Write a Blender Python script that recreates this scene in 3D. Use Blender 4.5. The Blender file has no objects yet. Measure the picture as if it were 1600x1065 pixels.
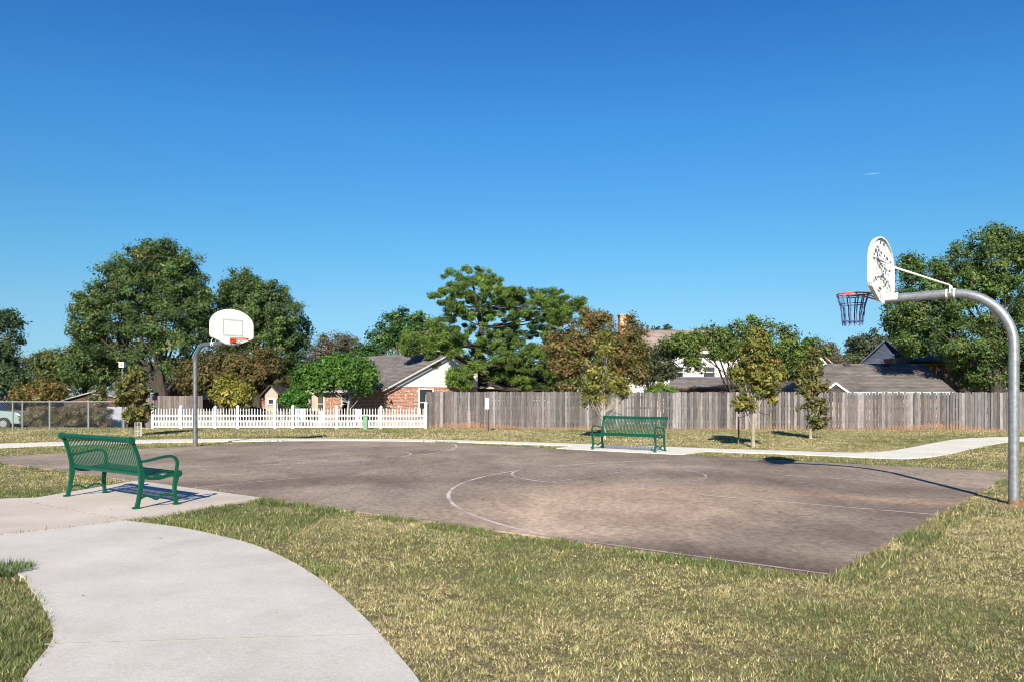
import bpy, math, random
import numpy as np
from mathutils import Vector, Matrix
sc = bpy.context.scene
C = sc.collection

# ------------------------------------------------------------------ camera, sky, sun, exposure
FPX, H, YH = 1254.0, 1.54, 616.6          # focal length in photo pixels, eye height, horizon row
cam_d = bpy.data.cameras.new('camera'); cam = bpy.data.objects.new('camera', cam_d); C.objects.link(cam)
cam.location = (0, 0, H); cam.rotation_euler = (math.radians(90), 0, 0)
cam_d.sensor_width = 36; cam_d.lens = 36 * FPX / 1600; cam_d.shift_y = (YH - 532.5) / 1600
cam_d.clip_start = 0.1; cam_d.clip_end = 20000
sc.camera = cam
SUN_EL, SUN_AZ = math.radians(27.7), math.atan2(-0.09, -0.996)      # azimuth from +Y towards +X
world = bpy.data.worlds.new("World"); sc.world = world; world.use_nodes = True
wn = world.node_tree.nodes; wl = world.node_tree.links
bg = wn['Background']; sky = wn.new('ShaderNodeTexSky'); sky.sky_type = 'NISHITA'; sky.sun_disc = False
sky.sun_elevation = SUN_EL; sky.sun_rotation = SUN_AZ % (2 * math.pi)
sky.altitude = 200; sky.air_density = 1.0; sky.dust_density = 0.1; sky.ozone_density = 4
# the photograph's sky is a deeper, more saturated blue than the model's: a tint by elevation
wtc = wn.new('ShaderNodeTexCoord'); wsp = wn.new('ShaderNodeSeparateXYZ'); wl.new(wtc.outputs['Generated'], wsp.inputs[0])
wr = wn.new('ShaderNodeValToRGB'); we = wr.color_ramp.elements
for i, (q, c) in enumerate([(.0, (.33, .50, .70)), (.045, (.36, .54, .71)), (.104, (.425, .619, .70)), (.17, (.364, .683, .77)), (.315, (.268, .70, .948)), (.438, (.186, .568, .933)), (1, (.17, .52, .90))]):
    el = we[i] if i < 2 else we.new(q)
    el.position = q; el.color = (*c, 1)
wl.new(wsp.outputs[2], wr.inputs[0])
wm = wn.new('ShaderNodeMix'); wm.data_type = 'RGBA'; wm.blend_type = 'MULTIPLY'; wm.inputs[0].default_value = 1
wl.new(sky.outputs[0], wm.inputs[6]); wl.new(wr.outputs[0], wm.inputs[7]); wl.new(wm.outputs[2], bg.inputs[0])
bg.inputs[1].default_value = 0.08
sun_d = bpy.data.lights.new('sun', 'SUN'); sun = bpy.data.objects.new('sun', sun_d); C.objects.link(sun)
sun_d.energy = 5.0; sun_d.angle = math.radians(0.5); sun_d.color = (1.0, 0.91, 0.77)
sdir = Vector((math.sin(SUN_AZ) * math.cos(SUN_EL), math.cos(SUN_AZ) * math.cos(SUN_EL), math.sin(SUN_EL)))
sun.rotation_euler = (-sdir).to_track_quat('-Z', 'Y').to_euler(); sun.location = (-5, -30, 20)
sc.view_settings.view_transform = 'Standard'; sc.view_settings.look = 'None'
sc.view_settings.exposure = 0.9; sc.view_settings.gamma = 1
sc.cycles.filter_width = 1.05

rng = np.random.default_rng(7); random.seed(7)
def lerp(a, b, t): return a + (b - a) * t

# ------------------------------------------------------------------ where things stand
def G(px, py, z=0.0):                      # ground point under a row of the photo
    Y = FPX * (H - z) / (py - YH); return Vector(((px - 800) / FPX * Y, Y, z))
def WP(px, py, Y): return Vector(((px - 800) / FPX * Y, Y, H + (YH - py) * Y / FPX))
def terrain(y):                            # the lots beyond the fences lie half a metre lower
    return -0.5 * min(1, max(0, (y - 38.5) / 5))
TH = 0.897
U = Vector((-math.sin(TH), math.cos(TH), 0)); V = Vector((math.cos(TH), math.sin(TH), 0))
P1 = Vector((7.06, 11.29, 0)); P2 = G(305, 697)
def CT(u, v, z=0): return P1 + U * u + V * v + Vector((0, 0, z))

# ------------------------------------------------------------------ tagging and mesh helpers
def tag(o, label=None, cat=None, group=None, kind=None):
    if label: o['label'] = label
    if cat: o['category'] = cat
    if group: o['group'] = group
    if kind: o['kind'] = kind
    return o
def empty(name, loc, rz=0, **k):
    o = bpy.data.objects.new(name, None); C.objects.link(o); o.location = loc; o.rotation_euler = (0, 0, rz)
    o.empty_display_size = 0.3
    return tag(o, **k)
class MB:
    def __init__(s): s.v = []; s.f = []; s.c = []; s.col = (1, 1, 1)
    def add(s, vs, fs):
        n = len(s.v); s.v += [tuple(v) for v in vs]; s.f += [tuple(i + n for i in f) for f in fs]; s.c += [s.col] * len(fs); return s
    def box(s, c, d, R=None):
        hx, hy, hz = d[0] / 2, d[1] / 2, d[2] / 2
        vs = [Vector((x, y, z)) for x in (-hx, hx) for y in (-hy, hy) for z in (-hz, hz)]
        if R is not None: vs = [R @ v for v in vs]
        vs = [v + Vector(c) for v in vs]
        return s.add(vs, [(0, 1, 3, 2), (4, 6, 7, 5), (0, 4, 5, 1), (2, 3, 7, 6), (0, 2, 6, 4), (1, 5, 7, 3)])
    def bar(s, a, b, w, t=None, up=Vector((0, 0, 1))):
        a = Vector(a); b = Vector(b); d = b - a; L = d.length; d.normalize(); t = t or w
        if abs(d.dot(up)) > .98: up = Vector((0, 1, 0))
        x = d.cross(up).normalized(); y = x.cross(d)
        R = Matrix((x, d, y)).transposed()
        return s.box((a + b) / 2, (w, L, t), R)
    def tube(s, path, r, n=8, cap=True):
        path = [Vector(p) for p in path]; m = len(path)
        rr = r if hasattr(r, '__len__') else [r] * m
        t0 = (path[1] - path[0]).normalized(); ref = Vector((0, 0, 1)) if abs(t0.z) < .9 else Vector((1, 0, 0))
        x = t0.cross(ref).normalized(); vs = []
        for i, p in enumerate(path):
            t = (path[min(i + 1, m - 1)] - path[max(i - 1, 0)]).normalized()
            x = (x - t * x.dot(t)).normalized(); y = t.cross(x)
            for k in range(n):
                a = 2 * math.pi * k / n; vs.append(p + (x * math.cos(a) + y * math.sin(a)) * rr[i])
        fs = [(i * n + k, i * n + (k + 1) % n, (i + 1) * n + (k + 1) % n, (i + 1) * n + k) for i in range(m - 1) for k in range(n)]
        if cap: fs += [tuple(range(n))[::-1], tuple(range((m - 1) * n, m * n))]
        return s.add(vs, fs)
    def prism(s, pts, z0, z1):
        n = len(pts); vs = [(p[0], p[1], z0) for p in pts] + [(p[0], p[1], z1) for p in pts]
        return s.add(vs, [tuple(range(n))[::-1], tuple(range(n, 2 * n))] + [(i, (i + 1) % n, n + (i + 1) % n, n + i) for i in range(n)])
    def slab(s, pts, t, nrm=None):         # planar polygon given in 3-D, thickened along its normal
        pts = [Vector(p) for p in pts]; n = len(pts)
        nn = nrm or (pts[1] - pts[0]).cross(pts[2] - pts[0]).normalized()
        vs = pts + [p + nn * t for p in pts]
        return s.add(vs, [tuple(range(n))[::-1], tuple(range(n, 2 * n))] + [(i, (i + 1) % n, n + (i + 1) % n, n + i) for i in range(n)])
    def torus(s, c, R, r, n=28, m=7, ax=(Vector((1, 0, 0)), Vector((0, 1, 0)))):
        c = Vector(c); x, y = ax; z = x.cross(y); vs = []
        for i in range(n):
            a = 2 * math.pi * i / n; d = x * math.cos(a) + y * math.sin(a)
            for k in range(m):
                b = 2 * math.pi * k / m; vs.append(c + d * (R + r * math.cos(b)) + z * r * math.sin(b))
        return s.add(vs, [(i * m + k, i * m + (k + 1) % m, ((i + 1) % n) * m + (k + 1) % m, ((i + 1) % n) * m + k) for i in range(n) for k in range(m)])
    def build(s, name, mat, parent=None, smooth=False, bevel=0, **k):
        me = bpy.data.meshes.new(name); me.from_pydata(s.v, [], s.f)
        a = me.attributes.new('col', 'FLOAT_COLOR', 'FACE')
        a.data.foreach_set('color', np.array([(*c, 1) for c in s.c], dtype=np.float32).ravel())
        me.materials.append(mat)
        if smooth: me.polygons.foreach_set('use_smooth', [True] * len(me.polygons))
        me.update()
        o = bpy.data.objects.new(name, me); C.objects.link(o)
        if smooth: 
            try: me.set_sharp_from_angle(angle=math.radians(40))
            except Exception: pass
        if parent: o.parent = parent
        if bevel:
            b = o.modifiers.new('bevel', 'BEVEL'); b.width = bevel; b.segments = 2; b.limit_method = 'ANGLE'
        return tag(o, **k)

# ------------------------------------------------------------------ materials
def newmat(name):
    m = bpy.data.materials.new(name); m.use_nodes = True; return m, m.node_tree.nodes, m.node_tree.links
def mk(name, cols, scale=5, detail=6, rough=.8, bump=0, bscale=40, bdist=.01, stretch=(1, 1, 1), metal=0, attr=False, spec=.3, fine=0, fscale=80, pos=None):
    """noise driven colour ramp; attr multiplies by the face colour; fine adds a second, finer mottling"""
    m, n, l = newmat(name); p = n['Principled BSDF']
    tc = n.new('ShaderNodeTexCoord'); mp = n.new('ShaderNodeMapping'); mp.inputs['Scale'].default_value = stretch
    l.new(tc.outputs['Object'], mp.inputs[0])
    nz = n.new('ShaderNodeTexNoise'); nz.inputs['Scale'].default_value = scale; nz.inputs['Detail'].default_value = detail
    nz.inputs['Roughness'].default_value = .62
    l.new(mp.outputs[0], nz.inputs[0])
    r = n.new('ShaderNodeValToRGB'); e = r.color_ramp.elements
    k = len(cols)
    ps = pos or [.3 + .4 * i / max(1, k - 1) for i in range(k)]
    for i, c in enumerate(cols):
        if i < 2: el = e[i]; el.position = ps[i]
        else: el = e.new(ps[i])
        el.color = (*c, 1)
    if k == 1: e[1].color = (*cols[0], 1)
    l.new(nz.outputs[0], r.inputs[0]); out = r.outputs[0]
    if fine:
        nf = n.new('ShaderNodeTexNoise'); nf.inputs['Scale'].default_value = fscale; nf.inputs['Detail'].default_value = 4
        l.new(mp.outputs[0], nf.inputs[0])
        mr = n.new('ShaderNodeMapRange'); mr.inputs[1].default_value = .25; mr.inputs[2].default_value = .75
        mr.inputs[3].default_value = 1 - fine; mr.inputs[4].default_value = 1 + fine; l.new(nf.outputs[0], mr.inputs[0])
        mx = n.new('ShaderNodeMix'); mx.data_type = 'RGBA'; mx.blend_type = 'MULTIPLY'; mx.inputs[0].default_value = 1
        l.new(out, mx.inputs[6]); l.new(mr.outputs[0], mx.inputs[7]); out = mx.outputs[2]
    if attr:
        at = n.new('ShaderNodeAttribute'); at.attribute_name = 'col'
        mx = n.new('ShaderNodeMix'); mx.data_type = 'RGBA'; mx.blend_type = 'MULTIPLY'; mx.inputs[0].default_value = 1
        l.new(out, mx.inputs[6]); l.new(at.outputs[0], mx.inputs[7]); out = mx.outputs[2]
    l.new(out, p.inputs['Base Color']); p.inputs['Roughness'].default_value = rough; p.inputs['Metallic'].default_value = metal
    p.inputs['Specular IOR Level'].default_value = spec
    if bump:
        nb = n.new('ShaderNodeTexNoise'); nb.inputs['Scale'].default_value = bscale; nb.inputs['Detail'].default_value = 6
        l.new(mp.outputs[0], nb.inputs[0])
        b = n.new('ShaderNodeBump'); b.inputs['Strength'].default_value = bump; b.inputs['Distance'].default_value = bdist
        l.new(nb.outputs[0], b.inputs['Height']); l.new(b.outputs[0], p.inputs['Normal'])
    m['out'] = 0
    return m
def leafmat(name, trans=.3, rough=.55):
    m, n, l = newmat(name); p = n['Principled BSDF']
    at = n.new('ShaderNodeAttribute'); at.attribute_name = 'col'
    l.new(at.outputs[0], p.inputs['Base Color']); p.inputs['Roughness'].default_value = rough; p.inputs['Specular IOR Level'].default_value = .35
    t = n.new('ShaderNodeBsdfTranslucent'); g = n.new('ShaderNodeMix'); g.data_type = 'RGBA'; g.blend_type = 'MULTIPLY'; g.inputs[0].default_value = 1
    l.new(at.outputs[0], g.inputs[6]); g.inputs[7].default_value = (1.1, 1.2, .6, 1); l.new(g.outputs[2], t.inputs[0])
    ms = n.new('ShaderNodeMixShader'); ms.inputs[0].default_value = trans
    l.new(p.outputs[0], ms.inputs[1]); l.new(t.outputs[0], ms.inputs[2]); l.new(ms.outputs[0], n['Material Output'].inputs[0])
    return m
M = {}
M['leaf'] = leafmat('leaf', .42); M['grass'] = leafmat('grass_blade', .25, .7)
M['bark'] = mk('bark', [(.06, .045, .035), (.16, .13, .10)], 9, stretch=(1, 1, .2), rough=.95, bump=.5, bscale=20)
M['bark_pale'] = mk('bark_pale', [(.22, .19, .15), (.38, .34, .28)], 12, stretch=(1, 1, .3), rough=.9, bump=.4)
M['bark_dark'] = mk('bark_dark', [(.03, .025, .02), (.07, .058, .045)], 9, stretch=(1, 1, .2), rough=.95)
M['green'] = mk('green_paint', [(.002, .058, .032), (.003, .074, .040)], 6, rough=.36, spec=.45, bump=.04, bscale=90, fine=.08)
M['galv'] = mk('galvanised_steel', [(.20, .215, .225), (.34, .36, .375)], 14, rough=.42, metal=.55, spec=.5, fine=.12, fscale=60)
M['galv_dark'] = mk('weathered_galvanised_steel', [(.10, .115, .125), (.19, .205, .22)], 10, rough=.5, metal=.5, spec=.5, fine=.12)
M['rust'] = mk('rusty_steel', [(.22, .12, .08), (.14, .09, .065)], 14, rough=.85)
M['white'] = mk('white_paint', [(.64, .64, .63), (.72, .72, .70)], 3, rough=.5, fine=.04)
M['vinyl'] = mk('white_vinyl', [(.54, .55, .56), (.62, .62, .62)], 2, rough=.4)
M['board_w'] = mk('backboard_white', [(.52, .52, .51), (.68, .68, .67)], 4, rough=.55, fine=.08, fscale=30, pos=[.25, .5])
M['orange'] = mk('rim_orange', [(.62, .10, .04), (.42, .06, .04)], 20, rough=.5)
M['rimred'] = mk('rim_worn_red', [(.55, .09, .06), (.42, .13, .11), (.16, .06, .09)], 9, rough=.5)
M['netblue'] = mk('net_blue_nylon', [(.02, .06, .17), (.05, .12, .25), (.22, .07, .10)], 14, rough=.7)
M['mark'] = mk('dark_board_mark', [(.03, .035, .05), (.07, .07, .085)], 30, rough=.8)  # dark tone of the small marks behind the near backboard
M['line_grey'] = mk('faded_grey_line', [(.38, .37, .36), (.52, .51, .5)], 9, rough=.7)
M['wood'] = mk('weathered_wood', [(.62, .60, .60), (1.0, .97, .95), (1.25, 1.2, 1.16)], 3, stretch=(6, 6, .55), rough=.92, attr=True, bump=.4, bscale=8, fine=.22, fscale=9, spec=.1)
M['stake'] = mk('stake_wood', [(.16, .11, .07), (.24, .18, .12)], 9, rough=.9)
M['dark'] = mk('dark_metal', [(.02, .02, .022), (.035, .035, .04)], 9, rough=.6)
M['glass'] = mk('window_glass', [(.015, .02, .025), (.05, .055, .06)], 1.5, rough=.08, spec=.8)
M['soffit'] = mk('brown_fascia', [(.05, .025, .018), (.08, .04, .03)], 4, rough=.7)
M['tanwall'] = mk('tan_siding', [(.30, .26, .20), (.38, .33, .26)], 3, rough=.8)
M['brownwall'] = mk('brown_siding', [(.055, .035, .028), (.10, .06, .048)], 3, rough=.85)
M['blue'] = mk('blue_tarp', [(.03, .10, .20), (.10, .22, .36)], 4, rough=.5)
M['carpaint'] = mk('pale_green_paint', [(.20, .28, .26), (.24, .32, .30)], 1, rough=.25, spec=.6)
M['tyre'] = mk('tyre_rubber', [(.015, .015, .015), (.03, .03, .03)], 8, rough=.9)
M['utility'] = mk('utility_green', [(.12, .24, .16), (.16, .30, .2)], 5, rough=.6)
M['plastic'] = mk('white_plastic', [(.6, .6, .6), (.75, .75, .74)], 5, rough=.5)

def shingle(name, a, b):
    m, n, l = newmat(name); p = n['Principled BSDF']; tc = n.new('ShaderNodeTexCoord')
    sx = n.new('ShaderNodeSeparateXYZ'); l.new(tc.outputs['Object'], sx.inputs[0])
    ad = n.new('ShaderNodeMath'); ad.operation = 'ADD'; l.new(sx.outputs[0], ad.inputs[0]); l.new(sx.outputs[1], ad.inputs[1])
    cb = n.new('ShaderNodeCombineXYZ'); l.new(ad.outputs[0], cb.inputs[0]); l.new(sx.outputs[2], cb.inputs[1])
    br = n.new('ShaderNodeTexBrick'); br.inputs['Scale'].default_value = 1; br.inputs['Brick Width'].default_value = .33; br.inputs['Row Height'].default_value = .085
    br.inputs['Mortar Size'].default_value = .008; br.inputs['Color1'].default_value = (*a, 1); br.inputs['Color2'].default_value = (*b, 1)
    br.inputs['Mortar'].default_value = (a[0] * .5, a[1] * .5, a[2] * .5, 1); l.new(cb.outputs[0], br.inputs[0])
    nz = n.new('ShaderNodeTexNoise'); nz.inputs['Scale'].default_value = 1.6; nz.inputs['Detail'].default_value = 8
    mp = n.new('ShaderNodeMapping'); mp.inputs['Scale'].default_value = (.35, .35, 2.5); l.new(tc.outputs['Object'], mp.inputs[0]); l.new(mp.outputs[0], nz.inputs[0])
    mr = n.new('ShaderNodeMapRange'); mr.inputs[1].default_value = .3; mr.inputs[2].default_value = .7; mr.inputs[3].default_value = .72; mr.inputs[4].default_value = 1.28
    l.new(nz.outputs[0], mr.inputs[0])
    mx = n.new('ShaderNodeMix'); mx.data_type = 'RGBA'; mx.blend_type = 'MULTIPLY'; mx.inputs[0].default_value = 1
    l.new(br.outputs[0], mx.inputs[6]); l.new(mr.outputs[0], mx.inputs[7]); l.new(mx.outputs[2], p.inputs['Base Color'])
    p.inputs['Roughness'].default_value = .92; p.inputs['Specular IOR Level'].default_value = .2
    return m
M['shingle_grey'] = shingle('grey_shingles', (.13, .115, .11), (.20, .18, .17))
M['shingle_tan'] = shingle('tan_shingles', (.24, .19, .16), (.34, .28, .24))
M['shingle_brown'] = shingle('brown_shingles', (.12, .107, .098), (.19, .17, .157))
M['shingle_blue'] = shingle('slate_shingles', (.04, .05, .085), (.07, .085, .13))
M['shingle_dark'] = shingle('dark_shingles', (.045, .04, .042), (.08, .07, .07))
M['shingle_pale'] = shingle('pale_shingles', (.26, .26, .27), (.38, .38, .39))

def brickmat(name, a, b, mo, bw=.22, rh=.08):
    m, n, l = newmat(name); p = n['Principled BSDF']; tc = n.new('ShaderNodeTexCoord')
    sx = n.new('ShaderNodeSeparateXYZ'); l.new(tc.outputs['Object'], sx.inputs[0])
    ad = n.new('ShaderNodeMath'); ad.operation = 'ADD'; l.new(sx.outputs[0], ad.inputs[0]); l.new(sx.outputs[1], ad.inputs[1])
    cb = n.new('ShaderNodeCombineXYZ'); l.new(ad.outputs[0], cb.inputs[0]); l.new(sx.outputs[2], cb.inputs[1])
    br = n.new('ShaderNodeTexBrick'); br.inputs['Scale'].default_value = 1; br.inputs['Brick Width'].default_value = bw; br.inputs['Row Height'].default_value = rh
    br.inputs['Mortar Size'].default_value = .009; br.inputs['Color1'].default_value = (*a, 1); br.inputs['Color2'].default_value = (*b, 1)
    br.inputs['Mortar'].default_value = (*mo, 1); l.new(cb.outputs[0], br.inputs[0])
    nz = n.new('ShaderNodeTexNoise'); nz.inputs['Scale'].default_value = 6; nz.inputs['Detail'].default_value = 5; l.new(tc.outputs['Object'], nz.inputs[0])
    r = n.new('ShaderNodeValToRGB'); r.color_ramp.elements[0].position = .55; r.color_ramp.elements[1].position = .62
    l.new(nz.outputs[0], r.inputs[0])
    mx = n.new('ShaderNodeMix'); mx.data_type = 'RGBA'; l.new(r.outputs[0], mx.inputs[0]); l.new(br.outputs[0], mx.inputs[6]); mx.inputs[7].default_value = (.55, .42, .34, 1)
    l.new(mx.outputs[2], p.inputs['Base Color']); p.inputs['Roughness'].default_value = .9
    return m
M['brick'] = brickmat('red_brick', (.36, .12, .06), (.24, .075, .045), (.48, .40, .33))
M['brick_pink'] = brickmat('pink_brick', (.58, .27, .16), (.48, .19, .11), (.5, .42, .36))
def siding(name, c, pitch=.18):
    m, n, l = newmat(name); p = n['Principled BSDF']; tc = n.new('ShaderNodeTexCoord')
    w = n.new('ShaderNodeTexWave'); w.wave_type = 'BANDS'; w.bands_direction = 'Z'; w.wave_profile = 'SAW'; w.inputs['Scale'].default_value = 1 / pitch / 20 * 6.28
    l.new(tc.outputs['Object'], w.inputs[0])
    nz = n.new('ShaderNodeTexNoise'); nz.inputs['Scale'].default_value = 1.3; l.new(tc.outputs['Object'], nz.inputs[0])
    r = n.new('ShaderNodeValToRGB'); r.color_ramp.elements[0].color = (*[x * .88 for x in c], 1); r.color_ramp.elements[1].color = (*c, 1)
    l.new(nz.outputs[0], r.inputs[0]); l.new(r.outputs[0], p.inputs['Base Color'])
    b = n.new('ShaderNodeBump'); b.inputs['Strength'].default_value = .9; b.inputs['Distance'].default_value = .02
    l.new(w.outputs['Fac'], b.inputs['Height']); l.new(b.outputs[0], p.inputs['Normal']); p.inputs['Roughness'].default_value = .6
    return m
M['siding'] = siding('white_siding', (.68, .67, .66))
M['siding_cream'] = siding('cream_siding', (.70, .67, .62))

def lawn_mat():
    m, n, l = newmat('lawn'); p = n['Principled BSDF']; tc = n.new('ShaderNodeTexCoord')
    def noise(s, d=6, st=(1, 1, 1)):
        mp = n.new('ShaderNodeMapping'); mp.inputs['Scale'].default_value = st; l.new(tc.outputs['Object'], mp.inputs[0])
        z = n.new('ShaderNodeTexNoise'); z.inputs['Scale'].default_value = s; z.inputs['Detail'].default_value = d; z.inputs['Roughness'].default_value = .65
        l.new(mp.outputs[0], z.inputs[0]); return z.outputs[0]
    def ramp(src, stops):
        r = n.new('ShaderNodeValToRGB'); e = r.color_ramp.elements
        for i, (q, c) in enumerate(stops):
            el = e[i] if i < 2 else e.new(q)
            el.position = q; el.color = (*c, 1)
        l.new(src, r.inputs[0]); return r.outputs[0]
    a = ramp(noise(.5, 8, (.6, 1.4, 1)), [(.34, (.13, .125, .058)), (.5, (.185, .165, .088)), (.66, (.25, .215, .125))])
    f = ramp(noise(38, 6), [(.36, (.3, .3, .25)), (.5, (.8, .8, .78)), (.62, (1.4, 1.3, 1.15))])
    mx = n.new('ShaderNodeMix'); mx.data_type = 'RGBA'; mx.blend_type = 'MULTIPLY'; mx.inputs[0].default_value = .85
    l.new(a, mx.inputs[6]); l.new(f, mx.inputs[7]); l.new(mx.outputs[2], p.inputs['Base Color'])
    p.inputs['Roughness'].default_value = .95; p.inputs['Specular IOR Level'].default_value = .1
    b = n.new('ShaderNodeBump'); b.inputs['Strength'].default_value = .8; b.inputs['Distance'].default_value = .04
    l.new(noise(22, 8), b.inputs['Height']); l.new(b.outputs[0], p.inputs['Normal'])
    return m
M['lawn'] = lawn_mat()

def court_mat():
    m, n, l = newmat('court_surface'); p = n['Principled BSDF']; tc = n.new('ShaderNodeTexCoord')
    def noise(s, d=6, st=(1, 1, 1), rot=0, dist=0):
        mp = n.new('ShaderNodeMapping'); mp.inputs['Scale'].default_value = st; mp.inputs['Rotation'].default_value = (0, 0, rot)
        l.new(tc.outputs['Object'], mp.inputs[0])
        z = n.new('ShaderNodeTexNoise'); z.inputs['Scale'].default_value = s; z.inputs['Detail'].default_value = d; z.inputs['Roughness'].default_value = .62
        z.inputs['Distortion'].default_value = dist
        l.new(mp.outputs[0], z.inputs[0]); return z.outputs[0]
    def ramp(src, stops):
        r = n.new('ShaderNodeValToRGB'); e = r.color_ramp.elements
        for i, (q, c) in enumerate(stops):
            el = e[i] if i < 2 else e.new(q)
            el.position = q; el.color = (*c, 1)
        l.new(src, r.inputs[0]); return r.outputs[0]
    def mul(a, b, f=1):
        mx = n.new('ShaderNodeMix'); mx.data_type = 'RGBA'; mx.blend_type = 'MULTIPLY'; mx.inputs[0].default_value = f
        l.new(a, mx.inputs[6]); l.new(b, mx.inputs[7]); return mx.outputs[2]
    a = ramp(noise(.16, 5, (1, 1, 1), 0, .4), [(.34, (.175, .136, .106)), (.48, (.235, .185, .144)), (.62, (.315, .253, .198))])
    s = ramp(noise(.9, 8, (1, .45, 1), -.3, .8), [(.32, (.78, .76, .75)), (.5, (1, 1, 1)), (.68, (1.22, 1.21, 1.19))])
    g = ramp(noise(13, 10, (1, .7, 1)), [(.34, (.72, .70, .69)), (.5, (1, 1, 1)), (.66, (1.3, 1.3, 1.28))])
    gg = ramp(noise(70, 4), [(.3, (.72, .72, .72)), (.5, (1, 1, 1)), (.72, (1.35, 1.35, 1.35))])
    # hairline cracks
    vo = n.new('ShaderNodeTexVoronoi'); vo.feature = 'DISTANCE_TO_EDGE'; vo.inputs['Scale'].default_value = .22
    ds = n.new('ShaderNodeTexNoise'); ds.inputs['Scale'].default_value = .9; ds.inputs['Detail'].default_value = 6
    l.new(tc.outputs['Object'], ds.inputs[0])
    av = n.new('ShaderNodeVectorMath'); av.operation = 'MULTIPLY_ADD'; av.inputs[1].default_value = (1.6, 1.6, 0)
    l.new(ds.outputs['Color'], av.inputs[0]); l.new(tc.outputs['Object'], av.inputs[2]); l.new(av.outputs[0], vo.inputs[0])
    ck = ramp(vo.outputs['Distance'], [(.0, (.62, .6, .6)), (.004, (1, 1, 1))])
    o = mul(mul(mul(mul(a, s), g, .9), gg, .7), ck, .7)
    def stain(loc, sc_, rot, col, amt, edge):   # dust worn pale or damp grime, a blotch with its own ragged outline
        nonlocal o
        mp = n.new('ShaderNodeMapping'); mp.vector_type = 'TEXTURE'; mp.inputs['Location'].default_value = (loc.x, loc.y, 0); mp.inputs['Scale'].default_value = (*sc_, 1); mp.inputs['Rotation'].default_value = (0, 0, rot)
        ad = n.new('ShaderNodeVectorMath'); ad.operation = 'MULTIPLY_ADD'; ad.inputs[1].default_value = (edge, edge, 0); l.new(ds.outputs['Color'], ad.inputs[0]); l.new(tc.outputs['Object'], ad.inputs[2])
        l.new(ad.outputs[0], mp.inputs[0]); gr = n.new('ShaderNodeTexGradient'); gr.gradient_type = 'SPHERICAL'; l.new(mp.outputs[0], gr.inputs[0])
        mr = n.new('ShaderNodeMapRange'); mr.inputs[1].default_value = .0; mr.inputs[2].default_value = .55; mr.inputs[4].default_value = amt; mr.clamp = True; l.new(gr.outputs[0], mr.inputs[0])
        mx = n.new('ShaderNodeMix'); mx.data_type = 'RGBA'; mx.blend_type = 'MULTIPLY'; l.new(mr.outputs[0], mx.inputs[0]); l.new(o, mx.inputs[6]); mx.inputs[7].default_value = (*col, 1); o = mx.outputs[2]
    stain(G(1120, 765) + Vector((-.8, -.8, 0)), (4.2, 2.6), TH, (1.7, 1.6, 1.5), .95, 1.6)
    stain(G(1430, 772) + Vector((-.4, -.4, 0)), (1.7, .55), TH + 1.57, (1.5, 1.3, 1.12), .7, .8)
    stain(G(1290, 876) + Vector((-.4, -.3, 0)), (3.0, 1.5), -.67, (.42, .40, .38), .95, .9)
    stain(G(900, 840) + Vector((-.4, -.1, 0)), (4.5, .9), -.67, (.5, .46, .44), .9, .9)
    stain(G(600, 742) + Vector((-.8, -.8, 0)), (3.2, 1.0), .2, (.68, .66, .66), .8, 1.4)
    stain(G(1400, 745) + Vector((-.8, -.8, 0)), (4.5, 1.2), TH + 1.57, (.75, .74, .74), .7, 1.4)
    l.new(o, p.inputs['Base Color']); p.inputs['Roughness'].default_value = .88; p.inputs['Specular IOR Level'].default_value = .25
    b = n.new('ShaderNodeBump'); b.inputs['Strength'].default_value = .35; b.inputs['Distance'].default_value = .004
    l.new(noise(150, 4), b.inputs['Height']); l.new(b.outputs[0], p.inputs['Normal'])
    return m
M['court'] = court_mat()
def line_mat(name, col, lo, hi):           # worn paint: flaked away where a noise is low
    m, n, l = newmat(name); p = n['Principled BSDF']; p.inputs['Base Color'].default_value = (*col, 1); p.inputs['Roughness'].default_value = .8
    tc = n.new('ShaderNodeTexCoord'); z = n.new('ShaderNodeTexNoise'); z.inputs['Scale'].default_value = 1.1; z.inputs['Detail'].default_value = 12
    z.inputs['Roughness'].default_value = .72; l.new(tc.outputs['Object'], z.inputs[0])
    mr = n.new('ShaderNodeMapRange'); mr.inputs[1].default_value = lo; mr.inputs[2].default_value = hi; mr.clamp = True; l.new(z.outputs[0], mr.inputs[0])
    t = n.new('ShaderNodeBsdfTransparent'); ms = n.new('ShaderNodeMixShader')
    l.new(mr.outputs[0], ms.inputs[0]); l.new(t.outputs[0], ms.inputs[1]); l.new(p.outputs[0], ms.inputs[2]); l.new(ms.outputs[0], n['Material Output'].inputs[0])
    return m
M['line'] = line_mat('court_line_paint', (.62, .51, .49), .30, .58)
M['line_faint'] = line_mat('faded_court_line_paint', (.52, .42, .43), .36, .62)
M['line_ghost'] = line_mat('nearly_gone_line_paint', (.40, .33, .32), .52, .75)
M['conc'] = mk('concrete_walk', [(.45, .422, .375), (.52, .492, .446), (.575, .545, .498)], 1.1, detail=10, rough=.9, bump=.35, bscale=70, bdist=.004, fine=.12, fscale=60, spec=.2)
M['conc_warm'] = mk('concrete_pad', [(.44, .385, .33), (.52, .46, .40), (.57, .515, .46)], .8, detail=8, rough=.9, bump=.25, bscale=60, bdist=.004, fine=.07, fscale=45, spec=.2)
M['conc_far'] = mk('concrete_path', [(.58, .56, .48), (.72, .69, .61)], .9, rough=.9, fine=.1, fscale=12, spec=.2)
M['soil'] = mk('orange_clay', [(.22, .16, .09), (.29, .165, .09), (.34, .16, .08)], 1.2, detail=8, rough=1, bump=.6, bscale=14, bdist=.03, fine=.25, fscale=12)

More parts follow.
